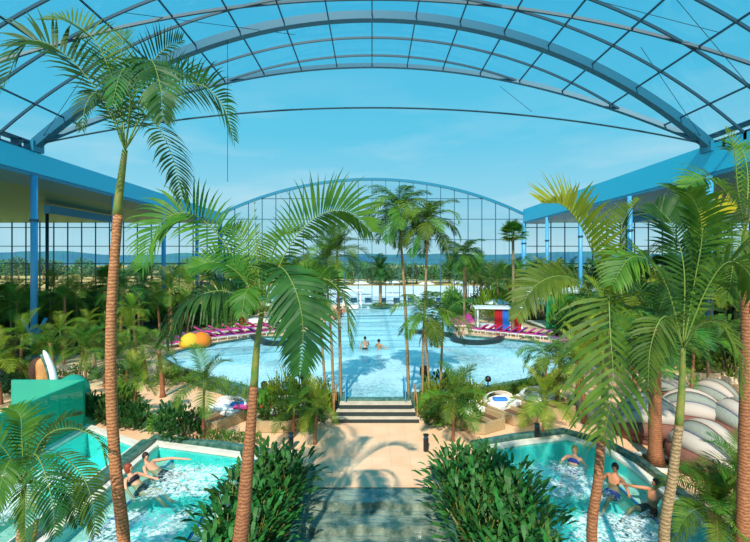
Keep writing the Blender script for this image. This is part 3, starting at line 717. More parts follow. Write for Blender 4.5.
fg_palm('palm_tree', 'leaning palm right of centre with a tall upswept frond and a long hanging frond', (4.15,7.6,-.5),
  [(592,542,7.6),(598,480,7.6),(601,440,7.6)], .10, .07, [
  ([P3c,(600,275,7.5),(584,232,7.4),(564,206,7.3),(543,203,7.2)], K(n=34,ll=.95,vee=.6,twist=.5,droop=.12,lw=.034,start=.05,m='leafb')),
  ([P3c,(609,296,7.1),(610,330,6.7),(613,385,6.5),(603,440,6.5)], K(n=25,ll=1.25,vee=.2,droop=.55,lw=.036,side=(1,.1,0),start=.06)),
  ([P3c,(584,286,7.4),(558,276,7.2),(533,288,7.1),(517,318,7.0)], K(n=40,ll=.6,vee=.2,twist=.7,droop=.5,lw=.03)),
  ([P3c,(622,285,7.8),(645,255,8.0),(668,250,8.2)], K(n=36,ll=.6,vee=.4,twist=.4,droop=.3)),
  ([P3c,(618,270,7.9),(622,225,8.1),(640,200,8.3)], K(n=40,ll=.6,vee=.55,twist=.3,droop=.15)),
  ([P3c,(635,310,7.3),(660,325,7.2),(672,360,7.2)], K(n=30,ll=.55,vee=.1,droop=.5,lw=.021)),
  ], 'bark3', [(601,440,7.6),(606,380,7.6),P3c])
P4c = (683,348,7.3)
fg_palm('palm_tree', 'palm at the right with a thin green upper trunk and one partly yellow frond', (5.1,7.3,-.5),
  [(664,542,7.3),(672,480,7.3),(679,425,7.3)], .095, .065, [
  ([P4c,(694,285,7.3),(702,232,7.2),(692,198,7.0),(668,188,6.9)], K(n=46,ll=.66,vee=.3,twist=.4,droop=.3,lw=.028)),
  ([P4c,(693,290,7.4),(697,248,7.5),(708,222,7.5),(734,212,7.6)], K(n=26,ll=.5,vee=.9,twist=.5,droop=.05,lw=.024,start=.58,m='leafy')),
  ([P4c,(706,290,7.1),(728,262,6.9),(750,275,6.8),(762,320,6.8)], K(n=36,ll=.72,lw=.026,vee=.2,twist=.6,droop=.4)),
  ([P4c,(668,290,7.2),(650,262,7.0),(630,258,6.9),(612,285,6.8)], K(n=36,ll=.72,lw=.026,vee=.2,twist=.6,droop=.45)),
  ([P4c,(700,325,7.0),(722,325,6.8),(738,355,6.7),(742,395,6.7)], K(n=36,ll=.6,vee=.1,droop=.5)),
  ([P4c,(672,320,6.9),(660,320,6.6),(650,350,6.5),(648,390,6.5)], K(n=32,ll=.5,vee=.1,droop=.5,side=(1,0,0))),
  ([P4c,(700,270,7.7),(718,230,8.0),(742,222,8.3)], K(n=34,ll=.7,lw=.026,m='leafd',vee=.4,twist=.3,droop=.3)),
  ([P4c,(684,270,7.5),(672,225,7.7),(655,205,8.0)], K(n=34,ll=.7,lw=.026,m='leafd',vee=.5,twist=.3,droop=.2)),
  ], 'bark2', [(679,425,7.3),(682,385,7.3),P4c])
P6c = (745,232,8.2)
fg_palm('palm_tree', 'palm trunk at the far right edge with a crown reaching above the blue eave', (7.1,8.2,-.5),
  [(743,542,8.2),(745,450,8.2),(747,340,8.2),(746,262,8.2)], .13, .09, [
  ([P6c,(738,190,8.1),(734,150,8.0),(725,128,7.9)], K(n=20,ll=.22,vee=1.0,droop=0,lw=.012,m='leafb',start=.3)),
  ([P6c,(728,195,8.0),(705,178,7.9),(682,190,7.8)], K(n=40,ll=.6,vee=.3,twist=.6,droop=.4)),
  ([P6c,(724,222,7.8),(703,235,7.6),(692,275,7.5)], K(n=38,ll=.6,vee=.1,droop=.6,m='leafd')),
  ([P6c,(760,190,8.1),(785,180,8.0),(805,210,7.9)], K(n=38,ll=.65,vee=.3,twist=.5,droop=.4)),
  ([P6c,(748,180,8.5),(742,150,8.9),(728,150,9.2)], K(n=38,ll=.6,vee=.4,droop=.3,side=(1,0,0))),
  ([P6c,(742,232,7.6),(734,260,7.3),(728,300,7.2)], K(n=36,ll=.55,vee=.1,droop=.5,side=(1,0,0))),
  ([P6c,(765,235,7.9),(785,260,7.7),(790,300,7.6)], K(n=36,ll=.6,vee=.1,droop=.6)),
  ], 'bark3', [(746,262,8.2),P6c])
# low bushy palms in the bottom corners
P7c = (24,485,7.4)
t7, b7 = fg_palm('bushy_palm', 'bushy bright green palm filling the bottom left corner of the scene', (-6.2,7.4,-.5),
  [(20,542,7.4),(23,500,7.4)], .07, .05, [
  ([P7c,(42,440,7.3),(70,428,7.2),(98,440,7.1),(106,465,7.1)], K(n=34,ll=.42,vee=.3,twist=.7,droop=.4,lw=.017)),
  ([P7c,(50,455,7.0),(78,470,6.8),(92,500,6.7),(95,535,6.7)], K(n=36,ll=.45,vee=.1,droop=.5,lw=.017)),
  ([P7c,(22,440,7.5),(20,415,7.6),(8,408,7.7)], K(n=30,ll=.42,vee=.4,droop=.3,lw=.017)),
  ([P7c,(5,450,7.3),(-15,440,7.2),(-35,460,7.1)], K(n=32,ll=.45,vee=.3,twist=.5,droop=.4,lw=.017)),
  ([P7c,(32,455,6.8),(42,465,6.5),(52,500,6.3),(55,535,6.3)], K(n=34,ll=.42,vee=.1,droop=.5,lw=.017,m='leafd')),
  ([P7c,(15,460,6.8),(5,470,6.5),(-5,510,6.3)], K(n=34,ll=.42,vee=.1,droop=.5,lw=.017)),
  ([P7c,(45,445,7.7),(62,420,8.0),(80,415,8.2)], K(n=30,ll=.42,vee=.4,twist=.4,droop=.3,lw=.017,m='leafd')),
  ([P7c,(45,475,7.0),(68,490,6.8),(78,525,6.7)], K(n=34,ll=.42,vee=.1,droop=.5,lw=.017,m='leafd')),
  ([P7c,(10,475,7.0),(-5,490,6.8),(-10,530,6.7)], K(n=34,ll=.42,vee=.1,droop=.5,lw=.017,m='leafd')),
  ([P7c,(28,445,7.9),(36,425,8.3),(50,418,8.6)], K(n=30,ll=.42,vee=.4,twist=.4,droop=.3,lw=.017)),
  ([P7c,(26,480,6.9),(26,500,6.5),(25,540,6.4)], K(n=30,ll=.38,vee=.1,droop=.5,lw=.017,side=(1,0,0))),
  ], 'bark2', [(23,500,7.4),P7c])
for dx, h in ((.35,1.0),(-.45,.8)):
    trunk_mb([(0,0,0),(dx*.5,.05,h*.6),(dx,.1,h+1)], .05, .035, 8, True, 12).build('trunk', M['shaft'], t7, True)
rng = random.Random(8)
for (px, py, d, n, key, lb, h0) in ((715,512,9.0,30,'mid','dense fine leaved date palm in the bottom right corner', .9),(740,478,9.4,18,'mid','small feathery palm just behind the corner palm at the right edge', 1.3)):
    c = Q(px, py, d); t = thing('date_palm', lb, 'palm', (c.x,c.y,-.5))
    trunk_mb([(0,0,0),(0,0,(c.z+.5)*.5),(0,0,c.z+.5)], .13, .12, 10, True, 12).build('trunk', M['bark2'], t, True)
    crown(t, V((0,0,c.z+.5)), key, n, 1.15, rng)

# ---------------------------------------------------------------- thick-leaved plant mounds
def philo_mesh(seed):
    rg = random.Random(seed); vs = []; fs = []
    for i in range(64):
        a = rg.uniform(0, 2*PI); el = rg.uniform(.35, 1.35); L = rg.uniform(.35,.8)
        d = V((math.cos(a)*math.cos(el), math.sin(a)*math.cos(el), math.sin(el)))
        b = d*L*rg.uniform(.75,1); dd = (d+V((math.cos(a)*.5, math.sin(a)*.5, .15))).normalized()
        w = dd.cross(V((0,0,1))).normalized(); l = rg.uniform(.20,.30)
        strip(vs, fs, [b, b+dd*l*.3+V((0,0,.02)), b+dd*l*.65+V((0,0,.02)), b+dd*l-V((0,0,.02))], [.008,.036,.032,.003], (w+V((0,0,rg.uniform(-.4,.4)))).normalized())
    mb = MB(); mb.add(vs, fs); return mb.mesh('foliage', M['philo'])
PH = [philo_mesh(i) for i in range(4)]
def stems(seed):
    rg = random.Random(seed); mb = MB()
    for i in range(14):
        a = rg.uniform(0, 2*PI); el = rg.uniform(.6, 1.4); d = V((math.cos(a)*math.cos(el), math.sin(a)*math.cos(el), math.sin(el))); mb.tube([(0,0,0), d*.3, d*.55+V((0,0,.03))], .008, 4)
    return mb.mesh('stems', M['shaft'])
PS = stems(1); rng = random.Random(21)
for x0, x1, y0, y1, cc, sd in ((-3.45,-2.15,6.6,13.0,-2.75,'left'), (2.25,3.95,6.6,13.1,3.0,'right')):
    gy = y0
    while gy <= y1:
        gx = x0 + (.25 if int(gy*10) % 2 else 0)
        while gx <= x1+.01:
            narrow = (gy > 12.3 and abs(gx-cc) > .65)
            if not narrow:
                t = thing('philodendron', 'glossy dark green upright plant in the dense bed %s of the marble cascade' % sd, 'plant', (gx+rng.uniform(-.1,.1), gy+rng.uniform(-.1,.1), -.45+.0), rng.uniform(0,6), 'dark leaved plants %s of the cascade' % sd)
                s_ = rng.uniform(1.15,1.4); put('foliage', PH[rng.randint(0,3)], t, scale=s_); put('stems', PS, t, scale=s_)
            gx += .56
        gy += .58

# ---------------------------------------------------------------- planting round the steps and along the near shore
def sp(lb, px, py, w, h, key='small', z=-.5, grp=None, name='shrub', cat='shrub'):
    p = G(px, py, z); return shrub(lb, p, w, h, key, grp, name, cat)
for i, (x, y, w, h, k) in enumerate(((-1.95,17.3,.9,.9,'dark'),(-2.6,16.9,1.1,1.0,'small'),(-3.3,17.3,1.2,1.1,'small'),(-1.75,18.1,.8,1.2,'fern'),(-2.4,18.2,1.2,1.5,'small'),(-3.3,18.4,1.3,1.5,'fern'),
        (-1.75,18.9,.8,1.3,'small'),(-2.8,19.2,1.2,1.5,'dark'),(-3.9,19,1.2,1.2,'small'),(-4.1,17.9,1.1,1.0,'broadb'))):
    shrub('leafy mixed green shrub massed left of the pool steps', (x-.45,y,-.5), w*1.15, h, k, 'shrubs left of the pool steps')
for i, (x, y, w, h, k) in enumerate(((2.15,17.2,.9,.9,'dark'),(2.7,16.9,1.1,1.0,'small'),(3.3,17.5,1.2,1.2,'small'),(2.05,18.1,.8,1.3,'fern'),(2.7,18.2,1.2,1.5,'small'),(3.5,18.5,1.3,1.4,'fern'),
        (2.0,18.9,.8,1.4,'small'),(2.8,19.1,1.2,1.6,'dark'),(3.8,19.3,1.0,1.1,'small'),(4.5,19.4,.9,.9,'small'),(1.95,17.6,.8,1.0,'broadb'))):
    shrub('leafy mixed green shrub massed right of the pool steps', (x+.45,y,-.5), w*1.15, h, k, 'shrubs right of the pool steps')
# clumps of tall palms rising out of those shrubs
for lb, px, pyc, d, nf, L, cx in (
   ('tall thin palm left of the pool steps, straight trunk nearest the water entry', 341, 252, 19.0, 13, 1.5, 337),
   ('tall thin palm left of the pool steps, slightly leaning middle trunk', 334, 262, 18.6, 12, 1.45, 326),
   ('thin palm left of the pool steps, outermost greenish trunk', 326, 300, 18.4, 11, 1.3, 318),
   ('tall palm right of the pool steps whose round crown stands against the end glazing', 409, 208, 19.2, 18, 1.85, 399),
   ('slightly shorter tall palm right of the pool steps, crown overlapping its taller neighbour', 422, 222, 18.6, 16, 1.7, 428),
   ('short palm right of the pool steps arching low over the water', 430, 312, 18.3, 12, 1.6, 424),
   ('short palm right of the pool steps, rightmost of the clump', 440, 318, 18.5, 10, 1.5, 443)):
    b = G(px, 262+6.3*F/d, -.3); z = CZ-(pyc-HY)*d/F
    palm(lb, (b.x,d,-.4), z+.4, 'droop' if px > 400 else 'mid', nf+(5 if px < 430 else 0), L*(1.1 if px < 430 else 1.15), .065 if d < 19 else .075, ((cx-px)*d/F, 0), bark='bark2')
# small palms on the terrace
for lb, px, py, pyc, L, key, nf in (
   ('small green palm standing in front of the left daybeds', 203, 438, 382, 1.5, 'mid', 11),
   ('little yellow green palm on the left terrace beside the pool wall', 135, 424, 376, 1.1, 'bright', 14),
   ('low palm left of the pool steps spreading over the daybed', 293, 437, 408, 1.25, 'mid', 9),
   ('second low palm left of the pool steps, nearer the shrubs', 315, 444, 404, 1.1, 'bright', 9),
   ('green palm right of the pool steps arching in front of the daybeds', 453, 441, 397, 1.55, 'mid', 11),
   ('yellowish palm on the right terrace beside the black bollard', 543, 437, 398, 1.4, 'bright', 16),
   ('slim small palm rising behind the yellowish terrace palm', 545, 415, 355, 1.4, 'droop', 14),
   ('dark green palm at the left in front of the glass wall', 112, 432, 362, 1.0, 'darkp', 12),
   ('tiny palm beside the pale sculpture on the left', 85, 400, 350, 1.3, 'mid', 13)):
    b = G(px, py, -.5); z = CZ-(pyc-HY)*b.y/F
    palm(lb, b, z+.5, key, nf, L, .06, (.05,0), bark='bark3')
for i, (px, py, w, h, k) in enumerate(((185,440,1.2,1.2,'dark'),(172,436,1.0,1.1,'broad'),(160,432,.9,.8,'small'))):
    sp('dark rounded shrub on the terrace beyond the left pools', px, py, w, h, k, grp='dark shrubs beyond the left pools')
for i in range(6):
    sp('low flowering shrub along the kerb of the left terrace', 212+i*9, 441+i*.6, .45, .42, 'small', grp='low shrubs on the left kerb')
for i in range(7):
    sp('broad leaved plant beside the turquoise glass wall', 92+i*8, 418+i*2.0, .8, .9, 'broad', grp='plants beside the turquoise wall')
# rim planting of the lagoon
for i in range(12):
    u = i/11; a = V((-11.2,24.1)).lerp(V((-4.4,19.2)), u)
    shrub('low planting on the rim between daybeds and lagoon, left part', (a.x,a.y-.15,-.5), .7, .75, 'small' if i % 3 else 'fern', 'rim planting left')
for i in range(12):
    u = i/11; a = V((4.4,19.3)).lerp(V((9.6,22.2)), u)
    shrub('low planting on the rim between daybeds and lagoon, right part', (a.x,a.y-.15,-.5), .7, .75, 'small' if i % 3 else 'fern', 'rim planting right')

# ---------------------------------------------------------------- furniture
def daybed(label, loc, rz, hood='white', grp=None):
    t = thing('daybed', label, 'daybed', loc, rz, grp)
    o = [(-.95,-1.0),(-.55,-1.35),(.55,-1.35),(.95,-1.0),(.85,1.1),(-.85,1.1)]; i_ = [(x*.86, y*.9) for x, y in o]; n = 6
    mb = MB(); mb.add([(x,y,.02) for x,y in o]+[(x,y,.42) for x,y in o]+[(x,y,.42) for x,y in i_]+[(x,y,.2) for x,y in i_],
      [(a,(a+1)%n,n+(a+1)%n,n+a) for a in range(n)]+[(n+a,n+(a+1)%n,2*n+(a+1)%n,2*n+a) for a in range(n)]+[(2*n+a,2*n+(a+1)%n,3*n+(a+1)%n,3*n+a) for a in range(n)]+[tuple(range(3*n,4*n))])
    mb.build('base', M['wood'], t, bevel=.01)
    mb = MB()
    for k in range(9): mb.box((-.7,-1.12+k*.12,.22),(.7,-1.05+k*.12,.26))
    mb.build('slats', M['slat'], t)
    mb = MB(); mb.box((-.04,-1.2,.24),(.04,-.1,.4)); mb.build('divider', M['wood'], t)
    mb = MB(); mb.box((-.74,-.15,.26),(.74,1.0,.5)); mb.build('mattress', M['white'], t, bevel=.05)
    mb = MB(); vs = []; nn = 12; mm_ = 6
    for a in range(mm_+1):
        el = a/mm_*1.05
        for b in range(nn+1):
            az = PI*b/nn; vs.append((math.cos(az)*.86, .35+math.sin(az)*.8*math.cos(el), .42+math.sin(el)*.42*math.sin(az)**.5))
    mb.add(vs, [(a*(nn+1)+b, a*(nn+1)+b+1, (a+1)*(nn+1)+b+1, (a+1)*(nn+1)+b) for a in range(mm_) for b in range(nn)])
    h = mb.build('hood', M[hood], t, True); s_ = h.modifiers.new('thick', 'SOLIDIFY'); s_.thickness = .03
    return t
for lb, px, py, rz, hd in (
   ('woven daybed with a white hood, behind the small palm on the left terrace', 222, 420, -.55, 'white'),
   ('woven daybed with a white hood on the left terrace beside the thick palm trunk', 283, 420, -.05, 'white'),
   ('woven daybed with a white hood on the right terrace, nearest the pool steps', 470, 421, .55, 'white'),
   ('woven daybed with a pale hood, middle one of the right terrace row', 508, 414, .6, 'cream'),
   ('woven daybed with a white hood, rightmost of the right terrace row', 545, 408, .6, 'white')):
    daybed(lb, G(px, py, -.5), rz, hd)
for lb, px, py, m in (('pink towel lying on the left daybed mattress', 241, 407, 'pink'),('red cushion on the daybed beside the thick palm trunk', 268, 406, 'red'),('blue towel lying behind the left daybed', 238, 404, 'bluef'),('blue towel on the middle right daybed', 500, 399, 'bluef')):
    p = G(px, py, .05); mb = MB(); mb.box((-.3,-.18,-.04),(.3,.18,.06)); o = mb.build('towel' if 'towel' in lb else 'cushion', M[m], None, bevel=.04); o.location = p; tag(o, lb, 'towel' if 'towel' in lb else 'cushion')
def bollard(lb, px, py):
    t = thing('bollard_light', lb, 'lamp', G(px, py, -.5))
    mb = MB(); mb.tube([(0,0,0),(0,0,.45)], .09, 12); mb.build('post', M['black'], t)
    mb = MB(); mb.tube([(0,0,.45),(0,0,.54)], .075, 12); lh = mb.build('lamp_head', M['steel_d'], t)
    mb = MB(); mb.tube([(0,0,.54),(0,0,.57)], .1, 12); mb.build('cap', M['black'], lh)
bollard('black bollard light left of the salmon plaza', 291, 449); bollard('black bollard light right of the salmon plaza', 426, 451); bollard('black bollard light on the right terrace near the yellowish palm', 537, 439); bollard('black bollard light on the left terrace by the dark shrubs', 139, 428)
# cabana pods at the right
def pod(label, loc, rz, r=1.05, body='dwood', k0=0):
    t = thing('shell_pod', label, 'lounge pod', loc, rz)
    mb = MB(); mb.lathe([(.01,.0),(r*.90,.0),(r*.96,.1),(r*.97,.42),(r*.9,.44),(.01,.4)], 28); mb.build('base', M[body], t, True)
    mb = MB(); mb.lathe([(.01,.40),(r*.84,.42),(r*.86,.52),(r*.8,.6),(.01,.62)], 24); mb.build('cushion', M['cream'], t, True)
    nr = 4
    for k in range(nr):                                  # fabric gores of the folding hood
        a0, a1 = PI*.56*k/nr, PI*.56*(k+1)/nr; mb = MB(); vs = []; n = 16
        for a in (a0, (a0+a1)/2, a1):
            rr_ = r*(1.02 if a != (a0+a1)/2 else 1.045)
            for b in range(n+1):
                th = PI*b/n; vs.append((math.cos(th)*rr_, math.sin(th)*math.cos(a)*rr_, .30+math.sin(th)*math.sin(a)*rr_*1.1))
        mb.add(vs, [(i*(n+1)+b, i*(n+1)+b+1, (i+1)*(n+1)+b+1, (i+1)*(n+1)+b) for i in range(2) for b in range(n)])
        o = mb.build('hood_panel', M['dwood' if k == 0 else ('grey' if (k+k0) % 2 == 0 else 'podcream')], t, True)
        s_ = o.modifiers.new('thick', 'SOLIDIFY'); s_.thickness = .02
    for k in range(nr+1):
        a = PI*.56*k/nr; mb = MB(); mb.tube([(math.cos(PI*b/16)*r*1.03, math.sin(PI*b/16)*math.cos(a)*r*1.03, .30+math.sin(PI*b/16)*math.sin(a)*r*1.03*1.1) for b in range(17)], .011, 5)
        mb.build('hoop', M['seam'] if k == 2 else M['dwood'], t)
pod('round wicker lounge pod with grey green hood, frontmost beside the corner palm', G(708,470,-.5), 1.75, 1.1, k0=0)
pod('wicker lounge pod with segmented cream hood at the right edge behind the frontmost pod', G(742,441,-.5), 1.5, 1.1, k0=1)
pod('large wicker lounge pod with pale grey squares, between the two palm trunks', G(690,430,-.5), 2.6, 1.15, k0=2)
pod('small wicker lounge pod farthest back on the right terrace', G(716,412,-.5), 1.9, 1.0, k0=1)
pod('wicker lounge pod with white and tan hood behind the thick brown trunk', G(648,436,-.5), 2.9, 1.15, k0=0)
pod('wicker lounge pod with white hood, deep behind the hanging frond on the right', G(668,404,-.5), 2.1, 1.0, k0=1)
# ring planter with the thick palm
b5 = G(655,463,-.5)
t = thing('tree_ring', 'pale stone ring set round the foot of the thick brown palm', 'planter', b5)
mb = MB(); mb.lathe([(.52,-.02),(.66,-.02),(.66,.08),(.52,.08),(.52,-.02)], 28); mb.build('ring', M['coping'], t)
mb = MB(); mb.lathe([(.01,.02),(.53,.02)], 24); mb.build('soil', M['soil'], t)
palm('stout palm with a thick dark brown trunk standing in the stone ring', b5+V((0,0,.02)), 4.3, 'darkp', 22, 1.9, .21, (0,0), bark='bark3', shaft=False)

# turquoise glass wall with dome and sculpture
t = thing('glass_wall', 'turquoise translucent glass wall beside the left pools', 'glass wall', (-11.4,14.5,-.5))
for k in range(4):
    mb = MB(); mb.box((-.05+.0,-2.6+k*1.25,0),(.05,-1.37+k*1.25,1.85)); mb.build('glass_panel', M['teal'], t)
mb = MB(); mb.box((-2.8,2.42,0),(.05,2.52,1.85)); mb.build('glass_panel', M['teal'], t)
mb = MB(); mb.box((-.07,-2.65,-.02),(.07,2.5,.06)); mb.box((-2.8,2.4,-.02),(.07,2.54,.06)); mb.build('bottom_rail', M['coping'], t)
mb = MB(); n = 16; vs = []
for a in range(7):
    el = a/6*PI/2
    for b in range(n): vs.append((math.cos(2*PI*b/n)*math.cos(el)*.66, math.sin(2*PI*b/n)*math.cos(el)*.66, math.sin(el)*.75))
mb.add(vs, [(a*n+b, a*n+(b+1)%n, (a+1)*n+(b+1)%n, (a+1)*n+b) for a in range(6) for b in range(n)])
o = mb.build('glass_dome', M['teal'], None, True); o.location = (-12.75,18.3,-.5+.95); tag(o, 'turquoise glass dome beside the carved stone figure', 'dome')
mb = MB(); mb.tube([(-12.75,18.3,-.5),(-12.75,18.3,.45)], .68, 20); tag(mb.build('dome_plinth', M['kerb']), 'round dark plinth carrying the turquoise glass dome', 'plinth')
sc = thing('stone_sculpture', 'rounded tan stone sculpture with a dark top behind the turquoise glass wall', 'sculpture', (-13.95,18.4,-.5))
mb = MB(); P = smoothpath([(0,0,0),(.02,0,.8),(0,.0,1.5),(-.12,0,2.1),(-.3,0,2.35)], 16); mb.tube(P, [.27,.28,.29,.3,.31,.32,.33,.33,.33,.33,.32,.31,.29,.27,.24,.18,.08], 14); mb.build('body', M['tan'], sc, True)
mb = MB(); P = smoothpath([(-.38,-.05,1.2),(-.42,-.05,1.7),(-.36,0,2.15),(-.15,0,2.4)], 12); mb.tube(P, [.06,.12,.16,.2,.24,.26,.27,.27,.26,.24,.2,.14,.06], 12); mb.build('dark_crest', M['dark'], sc, True)
sc = thing('water_spout', 'curved white fin shaped spout beside the tan stone sculpture', 'spout', (-13.55,18.0,-.5))
mb = MB(); P = smoothpath([(.15,0,0),(.28,0,.9),(.2,0,1.8),(-.05,0,2.5),(-.2,0,2.8)], 14); mb.tube(P, [.18,.18,.17,.16,.16,.15,.15,.14,.13,.12,.11,.1,.08,.06,.02], 12); mb.build('fin', M['white'], sc, True)
mb = MB(); mb.tube([p+V((-.12,-.05,0)) for p in P[:-2]], [.08]*13, 8); mb.build('green_edge', M['kerb'], sc, True)

# loungers on the far shores
def lounger(label, loc, rz, m, grp=None):
    t = thing('sun_lounger', label, 'sun lounger', loc, rz, grp)
    mb = MB(); mb.box((-.33,-.95,.24),(.33,.35,.30)); mb.build('frame', M['white'], t)
    mb = MB(); mb.box((-.3,-.92,.30),(.3,.35,.40)); mb.build('cushion', M[m], t, bevel=.03)
    mb = MB(); mb.beam([(0,.33,.36),(0,.95,.78)], .6, .1); mb.build('backrest', M[m], t, bevel=.02)
    for a, b in ((-.3,-.85),(.3,-.85),(-.3,.25),(.3,.25)):
        mb = MB(); mb.box((a-.02,b-.02,0),(a+.02,b+.02,.25)); mb.build('leg', M['white'], t)
    return t
L0 = lounger('magenta sun lounger in the row on the left lagoon shore', (-14.0,29.6,.09), 2.2, 'pink', 'loungers on the left shore')
Lp = lounger('purple sun lounger in the row on the left lagoon shore', (-13.4,30.5,.09), 2.2, 'purple', 'purple loungers on the left shore')
for i in range(11):
    u = i/10; a = V((-13.2,30.2)).lerp(V((-7.0,35.2)), u)
    if i % 3 == 1: clone(Lp, (a.x-.3,a.y+.9,.09), 2.3+.05*(i%4))
    else: clone(L0, (a.x-.3,a.y+.9,.09), 2.3+.05*(i%4))
for i in range(6):
    u = i/5; a = V((-12.2,33.2)).lerp(V((-8.0,36.8)), u); 
    clone(L0, (a.x-1.0,a.y+1.2,.09), 2.3, 'magenta sun lounger in the second row behind the left lagoon shore', 'second lounger row left')
R0 = lounger('magenta sun lounger in the row on the right lagoon shore', (14.3,30.3,.09), -2.2, 'pink', 'loungers on the right shore')
Rp = lounger('purple sun lounger in the row on the right lagoon shore', (14.0,31.2,.09), -2.2, 'purple', 'purple loungers on the right shore')
for i in range(12):
    u = i/11; a = V((8.4,35.6)).lerp(V((14.0,31.8)), u)
    clone(Rp if i % 3 == 2 else R0, (a.x+.4,a.y+.3,.09), -2.4+.05*(i%4))
for i in range(6):
    clone(R0, (8.2+.15*i,38.5+1.3*i,.09), -1.6, 'magenta sun lounger beside the narrow far arm of the lagoon', 'loungers by the far arm')
def beanbag(lb, px, py, m):
    mb = MB(); mb.lathe([(.01,0),(.62,.02),(.75,.25),(.66,.6),(.4,.85),(.12,.98),(.01,1.0)], 16); o = mb.build('beach_tent', M[m], None, True); o.location = G(px, py, .08); tag(o, lb, 'beach tent')
beanbag('small orange dome tent left end of the left lagoon shore', 190, 347, 'yellow'); beanbag('bigger orange dome tent on the left lagoon shore', 201, 346, 'orange')
def umbrella(lb, loc, m, r=1.3, h=2.3, grp=None):
    t = thing('parasol', lb, 'parasol', loc, 0, grp)
    mb = MB(); mb.tube([(0,0,0),(0,0,h)], .03, 8); mb.build('pole', M['white'], t)
    mb = MB(); mb.lathe([(r,h-.45),(r*.5,h-.15),(.02,h)], 10); o = mb.build('canopy', M[m], t); s_ = o.modifiers.new('thick', 'SOLIDIFY'); s_.thickness = .02
    mb = MB(); mb.tube([(0,0,0),(0,0,.08)], .25, 12); mb.build('base', M['cream'], t)
for lb, px, py, m in (('cream parasol near the left bridge', 262, 324, 'cream'),('white parasol behind the right shore loungers', 497, 322, 'white')):
    p = G(px, py, .08); umbrella(lb, p, m)
# cabanas
def cabana(lb, loc, rz, w, d, h, roof, cur):
    t = thing('cabana', lb, 'cabana', loc, rz)
    for a in (-w/2,w/2):
        for b in (-d/2,d/2):
            mb = MB(); mb.box((a-.06,b-.06,0),(a+.06,b+.06,h)); mb.build('post', M['white'], t)
    mb = MB(); mb.box((-w/2-.25,-d/2-.2,h),(w/2+.25,d/2+.2,h+.1)); mb.build('roof', M[roof], t, bevel=.02)
    for (a, c) in cur:
        mb = MB(); n = 12; vs = []
        for i in range(n+1):
            vs += [(a-.32+.64*i/n, -d/2+.07*math.sin(i*2.1), 0.05),(a-.32+.64*i/n, -d/2+.05*math.sin(i*2.1), h)]
        mb.add(vs, [(2*i,2*i+2,2*i+3,2*i+1) for i in range(n)]); mb.build('curtain', M[c], t)
    mb = MB(); mb.box((-w/2+.3,-d/2+.4,.1),(w/2-.3,d/2-.2,.55)); mb.build('bench', M['white'], t, bevel=.05)
cabana('flat roofed white cabana with blue and red curtains on the right shore', (10.9,37.2,.08), -.15, 3.6, 2.0, 1.95, 'white', ((-.1,'red'),(.5,'bluef'),(1.5,'red')))
cabana('teal roofed open cabana on the left shore beside the bridge', (-10.6,41.5,.08), .3, 4.4, 2.2, 2.4, 'tealf', ((-1.8,'red'),(1.7,'white')))
cabana('small pale frame at the far end of the lagoon', (-2.5,54.5,-.02), 0, 2.2, 1.6, 2.4, 'white', ())
# white panel (board) behind left shore
t = thing('notice_board', 'pale blue upright panel behind the left shore cabana', 'panel', (-14.6,47,.08))
mb = MB(); mb.box((-.9,-.05,1.4),(.9,.05,4.0)); mb.build('board', M['railglass'], t); 
for a in (-.9,.9):
    mb = MB(); mb.box((a-.06,-.08,0),(a+.06,.08,4.1)); mb.build('post', M['cream'], t)
# green glass pavilion on the right
t = thing('green_pavilion', 'green glazed pavilion with a flat pale roof behind the right shore', 'pavilion', (20.5,39.5,.08))
mb = MB(); mb.box((-5.2,-1.5,3.1),(5.2,3.6,3.35)); mb.build('roof', M['white'], t)
for k in range(6):
    mb = MB(); mb.box((-5+k*1.68,-1.3,0),(-5+k*1.68+1.6,-1.24,3.1)); mb.build('glass_panel', M['greenglass'], t)
mb = MB(); mb.box((-5.1,-1.2,0),(5.1,3.4,.1)); mb.build('base', M['cream'], t)
# bridge / island rims in the lagoon
g = MB(); g.beam(smoothpath([(3.2,36.4,.1),(5.2,35.4,.1),(6.3,34.3,.1),(6.3,32.3,.1),(7.4,31.2,.1),(9.0,31.8,.1),(10.0,33.2,.1)], 24), .5, .42); struct('island_rim', g, M['riser'])
g = MB(); g.beam(smoothpath([(-9.4,34.0,.1),(-8.4,32.2,.1),(-7.4,31.0,.1),(-6.2,31.1,.1),(-5.5,32.4,.1),(-5.3,34.8,.1)], 24), .5, .42); struct('island_rim', g, M['riser'])
# life-ring style lane posts in water
def pole_light(lb, px, py, z, h):
    t = thing('lamp_post', lb, 'lamp', G(px, py, z)); mb = MB(); mb.tube([(0,0,0),(0,0,h)], .03, 8); mb.build('pole', M['black'], t)
    mb = MB(); mb.lathe([(.01,h-.05),(.13,h),(.15,h+.1),(.11,h+.2),(.01,h+.25)], 12); mb.build('lamp_head', M['black'], t, True)
pole_light('small black lamp on the lagoon rim at the left, beside the thick trunk', 264, 400, -.1, .6); pole_light('small black lamp on the lagoon rim at the right', 488, 394, -.1, .6)
def urn(lb, px, py):
    t = thing('dark_urn', lb, 'urn', G(px, py, -.5)); mb = MB(); mb.lathe([(.01,1.3),(.12,1.3),(.2,1.5),(.19,1.72),(.1,1.85),(.01,1.88)], 16); mb.build('vessel', M['black'], t, True)
    mb = MB(); mb.tube([(0,0,0),(0,0,1.3)], .09, 10); mb.build('pedestal', M['kerb'], t)
urn('dark rounded urn on a pedestal among the palms right of the steps', 424, 407)

